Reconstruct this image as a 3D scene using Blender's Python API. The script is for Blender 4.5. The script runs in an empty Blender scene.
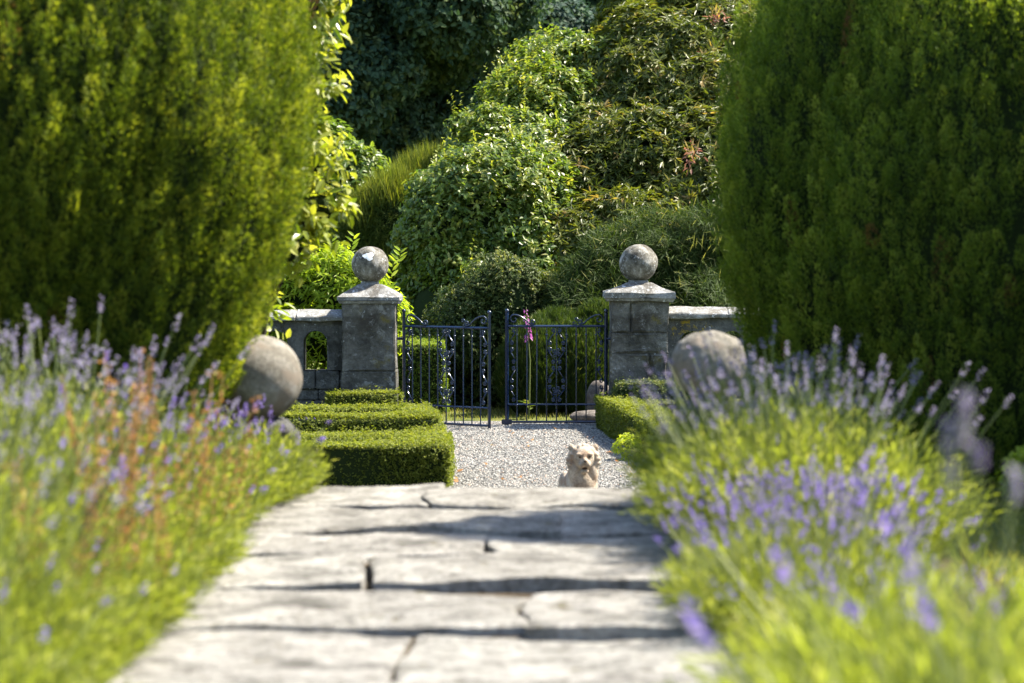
import bpy, bmesh, math
import numpy as np
from mathutils import Vector, Matrix

R = math.radians
S = bpy.context.scene
COL = S.collection

# ------------------------------------------------------------------ camera
cam_d = bpy.data.cameras.new('camera')
cam = bpy.data.objects.new('camera', cam_d)
COL.objects.link(cam)
cam_d.sensor_width = 36.0
cam_d.lens = 85.0
cam_d.clip_start = 0.1
cam_d.clip_end = 2000.0
PITCH = 2.64
cam.location = (0, 0, 1.2)
cam.rotation_euler = (R(90 - PITCH), 0, 0)
cam_d.dof.use_dof = True
cam_d.dof.focus_distance = 23.9
cam_d.dof.aperture_fstop = 2.7
cam_d.dof.aperture_blades = 9
S.camera = cam
F = 85.0 / 36.0 * 1024

# ------------------------------------------------------------------ light
SUN_AZ, SUN_EL = 73.0, 54.0        # azimuth from +Y (away from the camera) towards +X
sv = Vector((math.sin(R(SUN_AZ)) * math.cos(R(SUN_EL)), math.cos(R(SUN_AZ)) * math.cos(R(SUN_EL)), math.sin(R(SUN_EL))))
W = bpy.data.worlds.new('World')
S.world = W
W.use_nodes = True
nt = W.node_tree
bg = nt.nodes['Background']
sky = nt.nodes.new('ShaderNodeTexSky')
sky.sky_type = 'NISHITA'
sky.sun_disc = False
sky.sun_elevation = R(SUN_EL)
sky.sun_rotation = R(SUN_AZ)
nt.links.new(sky.outputs[0], bg.inputs[0])
bg.inputs[1].default_value = 0.115
ld = bpy.data.lights.new('sun', 'SUN')
ld.energy = 5.0
ld.angle = R(0.5)
ld.color = (1.0, 0.915, 0.77)
sun = bpy.data.objects.new('sun', ld)
COL.objects.link(sun)
sun.rotation_euler = sv.to_track_quat('Z', 'Y').to_euler()
sun.location = (10, 10, 20)

vs = S.view_settings
vs.view_transform = 'Standard'
vs.look = 'None'
vs.exposure = 2.05
vs.gamma = 1.0
vs.use_curve_mapping = False
S.cycles.max_bounces = 8
S.cycles.diffuse_bounces = 6
S.cycles.glossy_bounces = 2
S.cycles.transmission_bounces = 6
S.cycles.transparent_max_bounces = 4
S.cycles.use_denoising = True
S.cycles.caustics_reflective = False
S.cycles.caustics_refractive = False

GZ = -0.75                         # level of the gravel court below the terrace (terrace = 0)


def at(px, py, d):
    """world point seen at a photo pixel, at horizontal distance d"""
    c = Vector(((px - 512) / F, (341.5 - py) / F, -1.0))
    v = cam.rotation_euler.to_matrix() @ c
    k = d / v.y
    return Vector((v.x * k, d, 1.2 + v.z * k))


# ------------------------------------------------------------------ helpers
def setp(o, label=None, cat=None, group=None, kind=None):
    if label: o['label'] = label
    if cat: o['category'] = cat
    if group: o['group'] = group
    if kind: o['kind'] = kind
    return o


def empty(name, loc=(0, 0, 0), rz=0.0, **k):
    o = bpy.data.objects.new(name, None)
    o.empty_display_size = 0.1
    COL.objects.link(o)
    o.location = loc
    o.rotation_euler = (0, 0, rz)
    return setp(o, **k)


def copy_tree(o, loc, rz=0.0, sc=(1, 1, 1)):
    c = o.copy()
    COL.objects.link(c)
    c.location = loc
    c.rotation_euler = (0, 0, rz)
    c.scale = sc
    for ch in list(o.children):
        d = ch.copy()
        COL.objects.link(d)
        d.parent = c
    return c


class Acc:
    """collects quads / triangles of one mesh"""
    def __init__(self):
        self.V, self.Q, self.T, self.M, self.n, self.sm = [], [], [], [], 0, []

    def add(self, V, Fc, tint=0.5, mat=0, smooth=False):
        V = np.asarray(V, dtype=np.float32).reshape(-1, 3)
        Fc = np.asarray(Fc, dtype=np.int32)
        if Fc.shape[1] == 3:
            Fc = np.concatenate([Fc, np.full((len(Fc), 1), -1, np.int32) - self.n], axis=1)
        self.V.append(V)
        self.Q.append(Fc + self.n)
        t = np.broadcast_to(np.asarray(tint, dtype=np.float32), (len(V),))
        self.T.append(t)
        self.M.append(np.full(len(Fc), mat, np.int32))
        self.sm.append(np.full(len(Fc), smooth, bool))
        self.n += len(V)

    def build(self, name, mats, parent=None, loc=None):
        V = np.concatenate(self.V); Q = np.concatenate(self.Q); T = np.concatenate(self.T)
        M = np.concatenate(self.M); sm = np.concatenate(self.sm)
        tri = Q[:, 3] < 0
        cnt = np.where(tri, 3, 4).astype(np.int32)
        start = np.concatenate([[0], np.cumsum(cnt)[:-1]]).astype(np.int32)
        flat = Q.reshape(-1)
        flat = flat[flat >= 0]
        me = bpy.data.meshes.new(name)
        me.vertices.add(len(V)); me.vertices.foreach_set('co', V.reshape(-1))
        me.loops.add(len(flat)); me.loops.foreach_set('vertex_index', flat)
        me.polygons.add(len(Q)); me.polygons.foreach_set('loop_start', start)
        me.polygons.foreach_set('loop_total', cnt)
        me.polygons.foreach_set('material_index', M)
        me.polygons.foreach_set('use_smooth', sm)
        a = me.attributes.new('tint', 'FLOAT', 'POINT')
        a.data.foreach_set('value', np.ascontiguousarray(T))
        me.update(calc_edges=True)
        me.validate()
        for m in (mats if isinstance(mats, (list, tuple)) else [mats]):
            me.materials.append(m)
        o = bpy.data.objects.new(name, me)
        COL.objects.link(o)
        if parent: o.parent = parent
        if loc is not None: o.location = loc
        return o


def nrm(v):
    return v / np.maximum(np.linalg.norm(v, axis=-1, keepdims=True), 1e-9)


class Noise:
    """cheap smooth noise: a sum of sines"""
    def __init__(self, seed, freq, n=14):
        r = np.random.default_rng(seed)
        self.k = nrm(r.normal(size=(n, 3))) * freq * r.uniform(0.5, 1.9, (n, 1))
        self.p = r.uniform(0, 6.28, n)
        self.a = 1.0 / np.linalg.norm(self.k, axis=1) * freq
        self.a /= np.sqrt((self.a ** 2).sum() / 2)

    def __call__(self, P):
        P = np.asarray(P, dtype=np.float64)
        return (np.sin(P @ self.k.T + self.p) * self.a).sum(-1)


def leaf(acc, P, D, N, L, Wd, tint, curve=0.25, fold=0.15, mat=0):
    """two-quad folded, drooping leaves"""
    n = len(P)
    D = nrm(D); Sd = nrm(np.cross(D, N)); N2 = np.cross(Sd, D)
    L = np.broadcast_to(L, (n,))[:, None]; Wd = np.broadcast_to(Wd, (n,))[:, None]
    def pt(t, w):
        return P + D * (L * t) + Sd * (Wd * w) + N2 * (-curve * t * t * L + abs(w) * fold * Wd)
    V = np.stack([pt(0, 0), pt(.3, .45), pt(.7, .36), pt(1, 0), pt(.7, -.36), pt(.3, -.45)], axis=1).reshape(-1, 3)
    b = (np.arange(n) * 6)[:, None]
    Fc = np.concatenate([b + np.array([0, 1, 2, 3]), b + np.array([0, 3, 4, 5])], axis=0)
    acc.add(V, Fc, np.repeat(np.broadcast_to(tint, (n,)), 6), mat)


def blade(acc, P, D, N, L, Wd, tint, mat=0, mid=0.4):
    """one-quad needles / blades"""
    n = len(P)
    D = nrm(D); Sd = nrm(np.cross(D, N))
    L = np.broadcast_to(L, (n,))[:, None]; Wd = np.broadcast_to(Wd, (n,))[:, None]
    V = np.stack([P, P + D * L * mid + Sd * Wd * .5, P + D * L, P + D * L * mid - Sd * Wd * .5], axis=1).reshape(-1, 3)
    Fc = (np.arange(n) * 4)[:, None] + np.array([0, 1, 2, 3])
    acc.add(V, Fc, np.repeat(np.broadcast_to(tint, (n,)), 4), mat)


def tube(acc, pts, rad, seg=7, tint=0.5, mat=0, cap=True, smooth=True):
    pts = np.asarray(pts, dtype=np.float64)
    n = len(pts)
    rad = np.broadcast_to(np.asarray(rad, dtype=np.float64), (n,))
    tg = np.gradient(pts, axis=0); tg = nrm(tg)
    ref = np.array([0.0, 0.0, 1.0]) if abs(tg[:, 2]).mean() < 0.8 else np.array([0.0, 1.0, 0.0])
    a = nrm(np.cross(tg, ref)); b = np.cross(tg, a)
    th = np.linspace(0, 2 * np.pi, seg, endpoint=False)
    V = (pts[:, None] + rad[:, None, None] * (np.cos(th)[None, :, None] * a[:, None] + np.sin(th)[None, :, None] * b[:, None])).reshape(-1, 3)
    Fc = []
    for i in range(n - 1):
        for j in range(seg):
            k = (j + 1) % seg
            Fc.append((i * seg + j, i * seg + k, (i + 1) * seg + k, (i + 1) * seg + j))
    acc.add(V, Fc, tint, mat, smooth)
    if cap:
        for i, s in ((0, -1), (n - 1, 1)):
            c = np.concatenate([V[i * seg:(i + 1) * seg], pts[i:i + 1]])
            acc.add(c, [((j + 1) % seg, j, seg) if s > 0 else (j, (j + 1) % seg, seg) for j in range(seg)], tint, mat)


def ico(sub):
    bm = bmesh.new()
    bmesh.ops.create_icosphere(bm, subdivisions=sub, radius=1)
    V = np.array([v.co[:] for v in bm.verts]); Fc = np.array([[v.index for v in f.verts] for f in bm.faces])
    bm.free()
    return V, Fc


ICO = {k: ico(k) for k in (1, 2, 3, 4, 5)}


def box_bm(bm, x0, x1, y0, y1, z0, z1, mat=0):
    vs_ = [bm.verts.new(p) for p in ((x0, y0, z0), (x1, y0, z0), (x1, y1, z0), (x0, y1, z0), (x0, y0, z1), (x1, y0, z1), (x1, y1, z1), (x0, y1, z1))]
    for f in ((3, 2, 1, 0), (4, 5, 6, 7), (0, 1, 5, 4), (1, 2, 6, 5), (2, 3, 7, 6), (3, 0, 4, 7)):
        bm.faces.new([vs_[i] for i in f]).material_index = mat


def from_bm(name, bm, mats, parent=None, smooth=False, bevel=0.0, seg=2):
    if bevel:
        bmesh.ops.bevel(bm, geom=list(bm.edges), offset=bevel, segments=seg, affect='EDGES', clamp_overlap=True)
    bmesh.ops.recalc_face_normals(bm, faces=bm.faces)
    me = bpy.data.meshes.new(name)
    bm.to_mesh(me); bm.free()
    for m in (mats if isinstance(mats, (list, tuple)) else [mats]):
        me.materials.append(m)
    if smooth:
        for p in me.polygons: p.use_smooth = True
    o = bpy.data.objects.new(name, me)
    COL.objects.link(o)
    if parent: o.parent = parent
    return o


# ------------------------------------------------------------------ materials
def newmat(name):
    m = bpy.data.materials.new(name)
    m.use_nodes = True
    t = m.node_tree
    t.nodes.clear()
    out = t.nodes.new('ShaderNodeOutputMaterial')
    return m, t, out


def nd(t, kind, **k):
    n = t.nodes.new(kind)
    for a, v in k.items():
        if a.startswith('i_'):
            n.inputs[a[2:].replace('_', ' ')].default_value = v
        else:
            setattr(n, a, v)
    return n


def ramp(t, fac, stops):
    r = t.nodes.new('ShaderNodeValToRGB')
    el = r.color_ramp.elements
    el[0].position, el[0].color = stops[0][0], (*stops[0][1], 1)
    el[1].position, el[1].color = stops[-1][0], (*stops[-1][1], 1)
    for p, c in stops[1:-1]:
        e = el.new(p); e.color = (*c, 1)
    t.links.new(fac, r.inputs[0])
    return r.outputs[0]


def mixc(t, fac, a, b, mode='MIX'):
    m = t.nodes.new('ShaderNodeMix')
    m.data_type = 'RGBA'; m.blend_type = mode
    for s, v in ((m.inputs[0], fac), (m.inputs[6], a), (m.inputs[7], b)):
        if hasattr(v, 'default_value') or hasattr(v, 'is_linked'):
            t.links.new(v, s)
        else:
            s.default_value = v if isinstance(v, (int, float)) else (*v, 1)
    return m.outputs[2]


def leaf_mat(name, stops, trans=0.35, tcol=(1.0, 1.0, 0.45), rough=0.45, spec=0.35, tgain=1.3):
    """stops: colour ramp over the per-leaf 'tint'; a share of the light passes through the leaf"""
    m, t, out = newmat(name)
    at_ = nd(t, 'ShaderNodeAttribute', attribute_name='tint')
    c = ramp(t, at_.outputs['Fac'], stops)
    p = nd(t, 'ShaderNodeBsdfPrincipled', i_Roughness=rough)
    p.inputs['Specular IOR Level'].default_value = spec
    t.links.new(c, p.inputs['Base Color'])
    tr = nd(t, 'ShaderNodeBsdfTranslucent')
    tc = mixc(t, 1.0, c, tuple(x * tgain for x in tcol), 'MULTIPLY')
    t.links.new(tc, tr.inputs['Color'])
    mx = nd(t, 'ShaderNodeMixShader')
    mx.inputs[0].default_value = trans
    t.links.new(p.outputs[0], mx.inputs[1]); t.links.new(tr.outputs[0], mx.inputs[2])
    t.links.new(mx.outputs[0], out.inputs[0])
    return m


def plain(name, col, rough=0.6, spec=0.4, metallic=0.0):
    m, t, out = newmat(name)
    p = nd(t, 'ShaderNodeBsdfPrincipled', i_Roughness=rough, i_Metallic=metallic)
    p.inputs['Base Color'].default_value = (*col, 1)
    p.inputs['Specular IOR Level'].default_value = spec
    t.links.new(p.outputs[0], out.inputs[0])
    return m


def noise(t, co, scale, detail=4, rough=0.55, dist=0.0):
    n = nd(t, 'ShaderNodeTexNoise')
    n.inputs['Scale'].default_value = scale
    n.inputs['Detail'].default_value = detail
    n.inputs['Roughness'].default_value = rough
    n.inputs['Distortion'].default_value = dist
    t.links.new(co, n.inputs['Vector'])
    return n.outputs['Fac']


def stone_mat(name, dark, mid, light, scale=3.0, lichen=(0.55, 0.57, 0.55), lichen_amt=0.5, moss=None, moss_amt=0.5, bump=0.5, rough=0.9, stain=None, yellow=None, blotch=None, tone=False, bscale=1.0, stretch=None):
    m, t, out = newmat(name)
    tc = nd(t, 'ShaderNodeTexCoord')
    co = tc.outputs['Object']
    if stretch:
        mp = nd(t, 'ShaderNodeMapping')
        mp.inputs['Scale'].default_value = stretch
        t.links.new(co, mp.inputs[0]); co = mp.outputs[0]
    n1 = noise(t, co, scale, 8, 0.65, 0.3)
    c = ramp(t, n1, [(0.33, dark), (0.5, mid), (0.68, light)])
    n2 = noise(t, co, scale * 9, 6, 0.7)
    c = mixc(t, 0.75, c, ramp(t, n2, [(0.3, (0.45, 0.45, 0.45)), (0.7, (1.35, 1.33, 1.3))]), 'MULTIPLY')
    if stain:
        n3 = noise(t, co, scale * .7, 5, 0.6, 0.6)
        c = mixc(t, ramp(t, n3, [(0.52, (0, 0, 0)), (0.6, (.85, .85, .85))]), c, stain)
    if tone:
        ta = nd(t, 'ShaderNodeAttribute', attribute_name='tint')
        c = mixc(t, 1.0, c, ramp(t, ta.outputs['Fac'], [(0, (.90, .89, .87)), (.5, (1.0, .99, .98)), (1, (1.1, 1.1, 1.08))]), 'MULTIPLY')
        n6 = noise(t, co, scale * 3.6, 6, .8, .5)
        c = mixc(t, .9, c, ramp(t, n6, [(.36, (.32, .30, .28)), (.46, (1, 1, 1)), (.6, (1.1, 1.1, 1.08)), (.7, (1.3, 1.3, 1.28))]), 'MULTIPLY')
    if blotch:
        n5 = noise(t, co, scale * 3.2, 7, 0.75, 0.4)
        c = mixc(t, ramp(t, n5, [(0.55, (0, 0, 0)), (0.63, (.8, .8, .8))]), c, blotch)
    if moss:
        n3 = noise(t, co, scale * 1.7, 6, 0.7)
        f = ramp(t, n3, [(0.62 - moss_amt * .1, (0, 0, 0)), (0.68, (1, 1, 1))])
        c = mixc(t, f, c, moss)
    if lichen_amt > 0:
        v = nd(t, 'ShaderNodeTexVoronoi'); v.inputs['Scale'].default_value = scale * 5.5
        v.inputs['Randomness'].default_value = 1.0
        w = nd(t, 'ShaderNodeMix', data_type='VECTOR'); w.inputs[0].default_value = 0.06
        nn = nd(t, 'ShaderNodeTexNoise'); nn.inputs['Scale'].default_value = scale * 12
        t.links.new(co, nn.inputs['Vector']); t.links.new(co, w.inputs[4]); t.links.new(nn.outputs['Color'], w.inputs[5])
        t.links.new(w.outputs[1], v.inputs['Vector'])
        sz = nd(t, 'ShaderNodeSeparateColor'); t.links.new(v.outputs['Color'], sz.inputs[0])
        mul = nd(t, 'ShaderNodeMath', operation='MULTIPLY'); t.links.new(sz.outputs[0], mul.inputs[0]); mul.inputs[1].default_value = 0.34 * lichen_amt
        lt = nd(t, 'ShaderNodeMath', operation='LESS_THAN'); t.links.new(v.outputs['Distance'], lt.inputs[0]); t.links.new(mul.outputs[0], lt.inputs[1])
        g = noise(t, co, scale * 1.1, 3)
        gt = ramp(t, g, [(0.45, (0, 0, 0)), (0.55, (1, 1, 1))])
        mm = nd(t, 'ShaderNodeMath', operation='MULTIPLY'); t.links.new(lt.outputs[0], mm.inputs[0]); t.links.new(gt, mm.inputs[1])
        c = mixc(t, mm.outputs[0], c, lichen)
    if yellow:
        n4 = noise(t, co, scale * 6, 6, 0.7)
        g4 = noise(t, co, scale * .8, 2)
        mm = nd(t, 'ShaderNodeMath', operation='MULTIPLY')
        t.links.new(ramp(t, n4, [(0.52, (0, 0, 0)), (0.58, (1, 1, 1))]), mm.inputs[0])
        t.links.new(ramp(t, g4, [(0.52, (0, 0, 0)), (0.6, (1, 1, 1))]), mm.inputs[1])
        c = mixc(t, mm.outputs[0], c, yellow)
    p = nd(t, 'ShaderNodeBsdfPrincipled', i_Roughness=rough)
    p.inputs['Specular IOR Level'].default_value = 0.25
    t.links.new(c, p.inputs['Base Color'])
    b1 = noise(t, co, scale * 14 * bscale, 8, 0.7)
    b2 = noise(t, co, scale * 2.5 * bscale, 6, 0.6)
    ad = nd(t, 'ShaderNodeMath', operation='ADD'); t.links.new(b1, ad.inputs[0]); t.links.new(b2, ad.inputs[1])
    bp = nd(t, 'ShaderNodeBump', i_Strength=bump, i_Distance=0.03)
    t.links.new(ad.outputs[0], bp.inputs['Height'])
    t.links.new(bp.outputs[0], p.inputs['Normal'])
    t.links.new(p.outputs[0], out.inputs[0])
    return m


def ground_mat(name, a, b, c2, scale=1.5, bump=0.4):
    m, t, out = newmat(name)
    tc = nd(t, 'ShaderNodeTexCoord'); co = tc.outputs['Object']
    n1 = noise(t, co, scale, 8, 0.7)
    n2 = noise(t, co, scale * 40, 4, 0.7)
    c = ramp(t, n1, [(0.35, a), (0.52, b), (0.68, c2)])
    c = mixc(t, 0.7, c, ramp(t, n2, [(0.3, (0.4, 0.4, 0.4)), (0.7, (1.4, 1.4, 1.4))]), 'MULTIPLY')
    p = nd(t, 'ShaderNodeBsdfPrincipled', i_Roughness=0.95)
    p.inputs['Specular IOR Level'].default_value = 0.1
    t.links.new(c, p.inputs['Base Color'])
    bp = nd(t, 'ShaderNodeBump', i_Strength=bump, i_Distance=0.03)
    t.links.new(n2, bp.inputs['Height']); t.links.new(bp.outputs[0], p.inputs['Normal'])
    t.links.new(p.outputs[0], out.inputs[0])
    return m


M = {}
M['lawn'] = ground_mat('lawn', (.05, .07, .015), (.085, .10, .025), (.16, .15, .05))
M['soil'] = ground_mat('soil', (.03, .022, .014), (.05, .038, .024), (.09, .07, .045), 4)
M['gravel_bed'] = ground_mat('gravel_bed', (.12, .12, .11), (.22, .215, .20), (.33, .32, .30), 12, .8)
M['slab'] = stone_mat('slab', (.13, .126, .115), (.32, .313, .294), (.46, .453, .43), 4.6, lichen=(.55, .54, .52), lichen_amt=.45, bump=1.0, tone=True, blotch=(.13, .12, .10), moss=(.12, .105, .06), moss_amt=.1, stretch=(1.15, 1.3, 1.3))
M['pier'] = stone_mat('pier', (.035, .034, .029), (.10, .098, .086), (.21, .205, .185), 3.0, lichen=(.5, .53, .55), lichen_amt=.35, bump=1.2, blotch=(.25, .25, .235), stain=(.04, .034, .026), moss=(.13, .11, .035), moss_amt=.5)
M['cap'] = stone_mat('cap', (.07, .07, .064), (.17, .168, .158), (.31, .31, .30), 5, blotch=(.36, .37, .37), stain=(.07, .062, .05), lichen=(.55, .58, .6), lichen_amt=.9, bump=.6)
M['wall'] = stone_mat('wall', (.035, .035, .033), (.09, .09, .085), (.17, .17, .16), 3.5, lichen=(.45, .48, .5), lichen_amt=.4, bump=1.2, blotch=(.19, .195, .19), stain=(.035, .033, .028))
M['wall_lichen'] = stone_mat('wall_lichen', (.05, .052, .05), (.10, .102, .098), (.17, .17, .16), 3.5, lichen=(.45, .48, .5), lichen_amt=.5, bump=.8, yellow=(.30, .22, .03))
M['coping'] = stone_mat('coping', (.13, .13, .125), (.20, .20, .19), (.31, .31, .30), 6, blotch=(.36, .37, .38), stain=(.12, .11, .09), lichen=(.6, .62, .65), lichen_amt=.9, bump=.6)
M['ball'] = stone_mat('ball', (.035, .032, .025), (.14, .13, .105), (.32, .31, .285), 7, lichen=(.55, .57, .58), lichen_amt=.9, bump=.5, blotch=(.33, .33, .31), stain=(.05, .042, .03))
M['bigball'] = stone_mat('bigball', (.065, .058, .043), (.155, .145, .125), (.27, .26, .24), 6.5, lichen=(.55, .55, .53), lichen_amt=.4, bump=.3, stain=(.15, .125, .10))
M['lion'] = stone_mat('lion', (.21, .16, .115), (.40, .335, .265), (.53, .47, .39), 9, lichen=(.45, .47, .5), lichen_amt=.4, bump=.45, stain=(.30, .205, .14))
M['rock'] = stone_mat('rock', (.06, .05, .043), (.12, .105, .094), (.20, .18, .165), 6, lichen_amt=.5, bump=.5)
M['iron'] = plain('iron', (.004, .013, .038), .24, .6)
M['bark'] = stone_mat('bark', (.03, .022, .015), (.07, .052, .035), (.12, .095, .07), 6, lichen_amt=0, bump=.9, stretch=(3, 3, .6))
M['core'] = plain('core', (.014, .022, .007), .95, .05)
M['stalk'] = leaf_mat('stalk', [(0, (.10, .13, .035)), (1, (.17, .19, .06))], .2)

M['yew'] = leaf_mat('yew', [(0, (.13, .075, .03)), (.06, (.10, .06, .022)), (.09, (.032, .054, .007)), (.55, (.100, .142, .014)), (1, (.25, .275, .032))], .42, (1, 1, .3), .6, .12, 1.5)
M['yew_dark'] = leaf_mat('yew_dark', [(0, (.14, .08, .032)), (.06, (.11, .065, .025)), (.09, (.05, .085, .013)), (.55, (.115, .172, .022)), (1, (.225, .27, .042))], .42, (1, 1, .3), .6, .12, 1.5)
M['box'] = leaf_mat('box', [(0, (.06, .08, .010)), (.6, (.12, .145, .018)), (1, (.22, .23, .04))], .42, (1, 1, .3), .55, .15, 1.5)
M['lav'] = leaf_mat('lav', [(0, (.075, .10, .02)), (.35, (.15, .18, .03)), (.7, (.205, .24, .05)), (1, (.29, .295, .12))], .5, (1, 1, .35), .6, .15, 1.55)
M['lav_fl'] = leaf_mat('lav_fl', [(0, (.10, .07, .24)), (.5, (.185, .135, .39)), (.85, (.28, .23, .46)), (1, (.34, .30, .38))], .4, (1, .9, 1.1), .6, .15, 1.2)
M['lav_pale'] = leaf_mat('lav_pale', [(0, (.13, .12, .17)), (.6, (.21, .19, .28)), (1, (.27, .26, .29))], .4, (1, .95, 1.05), .6, .15, 1.2)
M['rust'] = leaf_mat('rust', [(0, (.24, .11, .05)), (.6, (.36, .20, .08)), (1, (.38, .29, .11))], .4, (1, .9, .6), .6, .15, 1.2)
M['pink'] = leaf_mat('pink', [(0, (.4, .2, .25)), (1, (.55, .35, .4))], .3, (1, .9, .9), .6, .2)
M['foxglove'] = leaf_mat('foxglove', [(0, (.25, .06, .22)), (1, (.45, .16, .40))], .35, (1, .8, 1), .6, .2)
M['golden'] = leaf_mat('golden', [(0, (.08, .13, .012)), (.5, (.18, .22, .02)), (1, (.35, .35, .08))], .5, (1, 1, .3), .3, .5, 1.5)
M['maple'] = leaf_mat('maple', [(0, (.08, .10, .015)), (.5, (.17, .17, .022)), (1, (.30, .24, .06))], .5, (1, 1, .3), .5, .2, 1.4)
M['lime'] = leaf_mat('lime', [(0, (.13, .21, .016)), (.5, (.26, .34, .028)), (1, (.36, .40, .06))], .58, (1, 1, .25), .45, .25, 1.5)
M['laurel'] = leaf_mat('laurel', [(0, (.05, .095, .02)), (.5, (.115, .17, .028)), (.9, (.19, .225, .04)), (1, (.27, .27, .06))], .46, (1, 1, .35), .36, .4, 1.5)
M['pieris'] = leaf_mat('pieris', [(0, (.04, .062, .012)), (.6, (.10, .118, .02)), (.93, (.18, .17, .032)), (1, (.28, .20, .07))], .40, (1, 1, .35), .42, .3, 1.5)
M['pieris_red'] = leaf_mat('pieris_red', [(0, (.20, .08, .06)), (1, (.30, .18, .11))], .35, (1, .8, .7), .5, .2)
M['feather'] = leaf_mat('feather', [(0, (.018, .036, .008)), (.7, (.045, .072, .014)), (.95, (.08, .115, .022)), (1, (.22, .22, .08))], .35, (1, 1, .35), .6, .12)
M['variegated'] = leaf_mat('variegated', [(0, (.035, .06, .014)), (.7, (.07, .095, .02)), (.93, (.14, .16, .04)), (1, (.34, .33, .15))], .35, (1, 1, .4), .5, .2)
M['juniper'] = leaf_mat('juniper', [(0, (.035, .06, .010)), (.6, (.08, .11, .016)), (1, (.19, .20, .035))], .42, (1, 1, .3), .6, .12, 1.4)
M['oak'] = leaf_mat('oak', [(0, (.013, .034, .027)), (.6, (.030, .062, .045)), (1, (.065, .10, .05))], .3, (1, 1, .6), .6, .12)
M['oak2'] = leaf_mat('oak2', [(0, (.016, .038, .024)), (.6, (.038, .07, .033)), (1, (.09, .115, .04))], .3, (1, 1, .5), .6, .12)
M['grass'] = leaf_mat('grass', [(0, (.08, .11, .015)), (.5, (.16, .18, .035)), (1, (.33, .29, .11))], .4, (1, 1, .4), .6, .12)
M['needle_litter'] = M['soil']


def pebble_mat():
    m, t, out = newmat('pebble')
    a = nd(t, 'ShaderNodeAttribute', attribute_name='tint')
    c = ramp(t, a.outputs['Fac'], [(0, (.09, .09, .09)), (.3, (.165, .162, .15)), (.7, (.25, .242, .222)), (.93, (.36, .345, .31)), (1, (.34, .22, .15))])
    p = nd(t, 'ShaderNodeBsdfPrincipled', i_Roughness=.8)
    p.inputs['Specular IOR Level'].default_value = .25
    t.links.new(c, p.inputs['Base Color']); t.links.new(p.outputs[0], out.inputs[0])
    return m


M['pebble'] = pebble_mat()

# ================================================================== THE SETTING
TE = 10.98                        # far edge of the terrace path


def pcx(d):                       # centre line of the stone path
    return -0.22 + 0.0062 * d


bm = bmesh.new()
rows = [(-60, 0), (TE + .20, 0), (TE + .201, GZ), (60, GZ), (900, GZ)]
xs = [-700, -60, -8, 8, 60, 700]
grid = [[bm.verts.new((x, y, z)) for x in xs] for y, z in rows]
for i in range(len(rows) - 1):
    for j in range(len(xs) - 1):
        bm.faces.new((grid[i][j], grid[i][j + 1], grid[i + 1][j + 1], grid[i + 1][j]))
g = from_bm('ground', bm, M['lawn'])
setp(g, kind='structure', label='dry lawn and garden ground on two levels', cat='ground')

# flower-bed soil on both sides of the stone path
bm = bmesh.new()
for x0, x1 in ((-3.1, -1.12), (.74, 1.62)):
    v = [bm.verts.new(p) for p in ((x0, -1, .004), (x1, -1, .004), (x1 + .06, TE + .05, .004), (x0, TE + .05, .004))]
    bm.faces.new(v)
setp(from_bm('flower_bed_soil', bm, M['soil']), kind='structure')

# gravel court below the steps
bm = bmesh.new()
v = [bm.verts.new(p) for p in ((-1.6, 12, GZ + .004), (1.9, 12, GZ + .004), (1.6, 24.6, GZ + .004), (-1.6, 24.6, GZ + .004))]
bm.faces.new(v)
setp(from_bm('gravel_path', bm, M['gravel_bed']), kind='structure')
rg = np.random.default_rng(5)
n = 70000
PX = np.stack([rg.uniform(-1.25, 1.45, n), rg.uniform(16.8, 24.4, n), np.zeros(n)], 1)
sz = rg.uniform(.0045, .011, n)
PX[:, 2] = GZ + .006 + sz * .2 + rg.uniform(0, .006, n)
ov = np.array([(1, 0, 0), (0, 1, 0), (-1, 0, 0), (0, -1, 0), (0, 0, 1), (0, 0, -1)], float)
of = np.array([(0, 1, 4), (1, 2, 4), (2, 3, 4), (3, 0, 4), (1, 0, 5), (2, 1, 5), (3, 2, 5), (0, 3, 5)])
V = ov[None] * rg.uniform(.65, 1.3, (n, 6, 1)) * sz[:, None, None] * np.array([1, 1, .7])
ang = rg.uniform(0, 6.28, n); ca, sa = np.cos(ang)[:, None], np.sin(ang)[:, None]
V = np.stack([V[..., 0] * ca - V[..., 1] * sa, V[..., 0] * sa + V[..., 1] * ca, V[..., 2]], -1) + rg.normal(size=(n, 6, 3)) * .0012 + PX[:, None]
a = Acc()
a.add(V.reshape(-1, 3), (np.arange(n)[:, None, None] * 6 + of[None]).reshape(-1, 3), np.repeat(rg.uniform(0, 1, n), 6))
setp(a.build('gravel', M['pebble']), kind='stuff')


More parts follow.
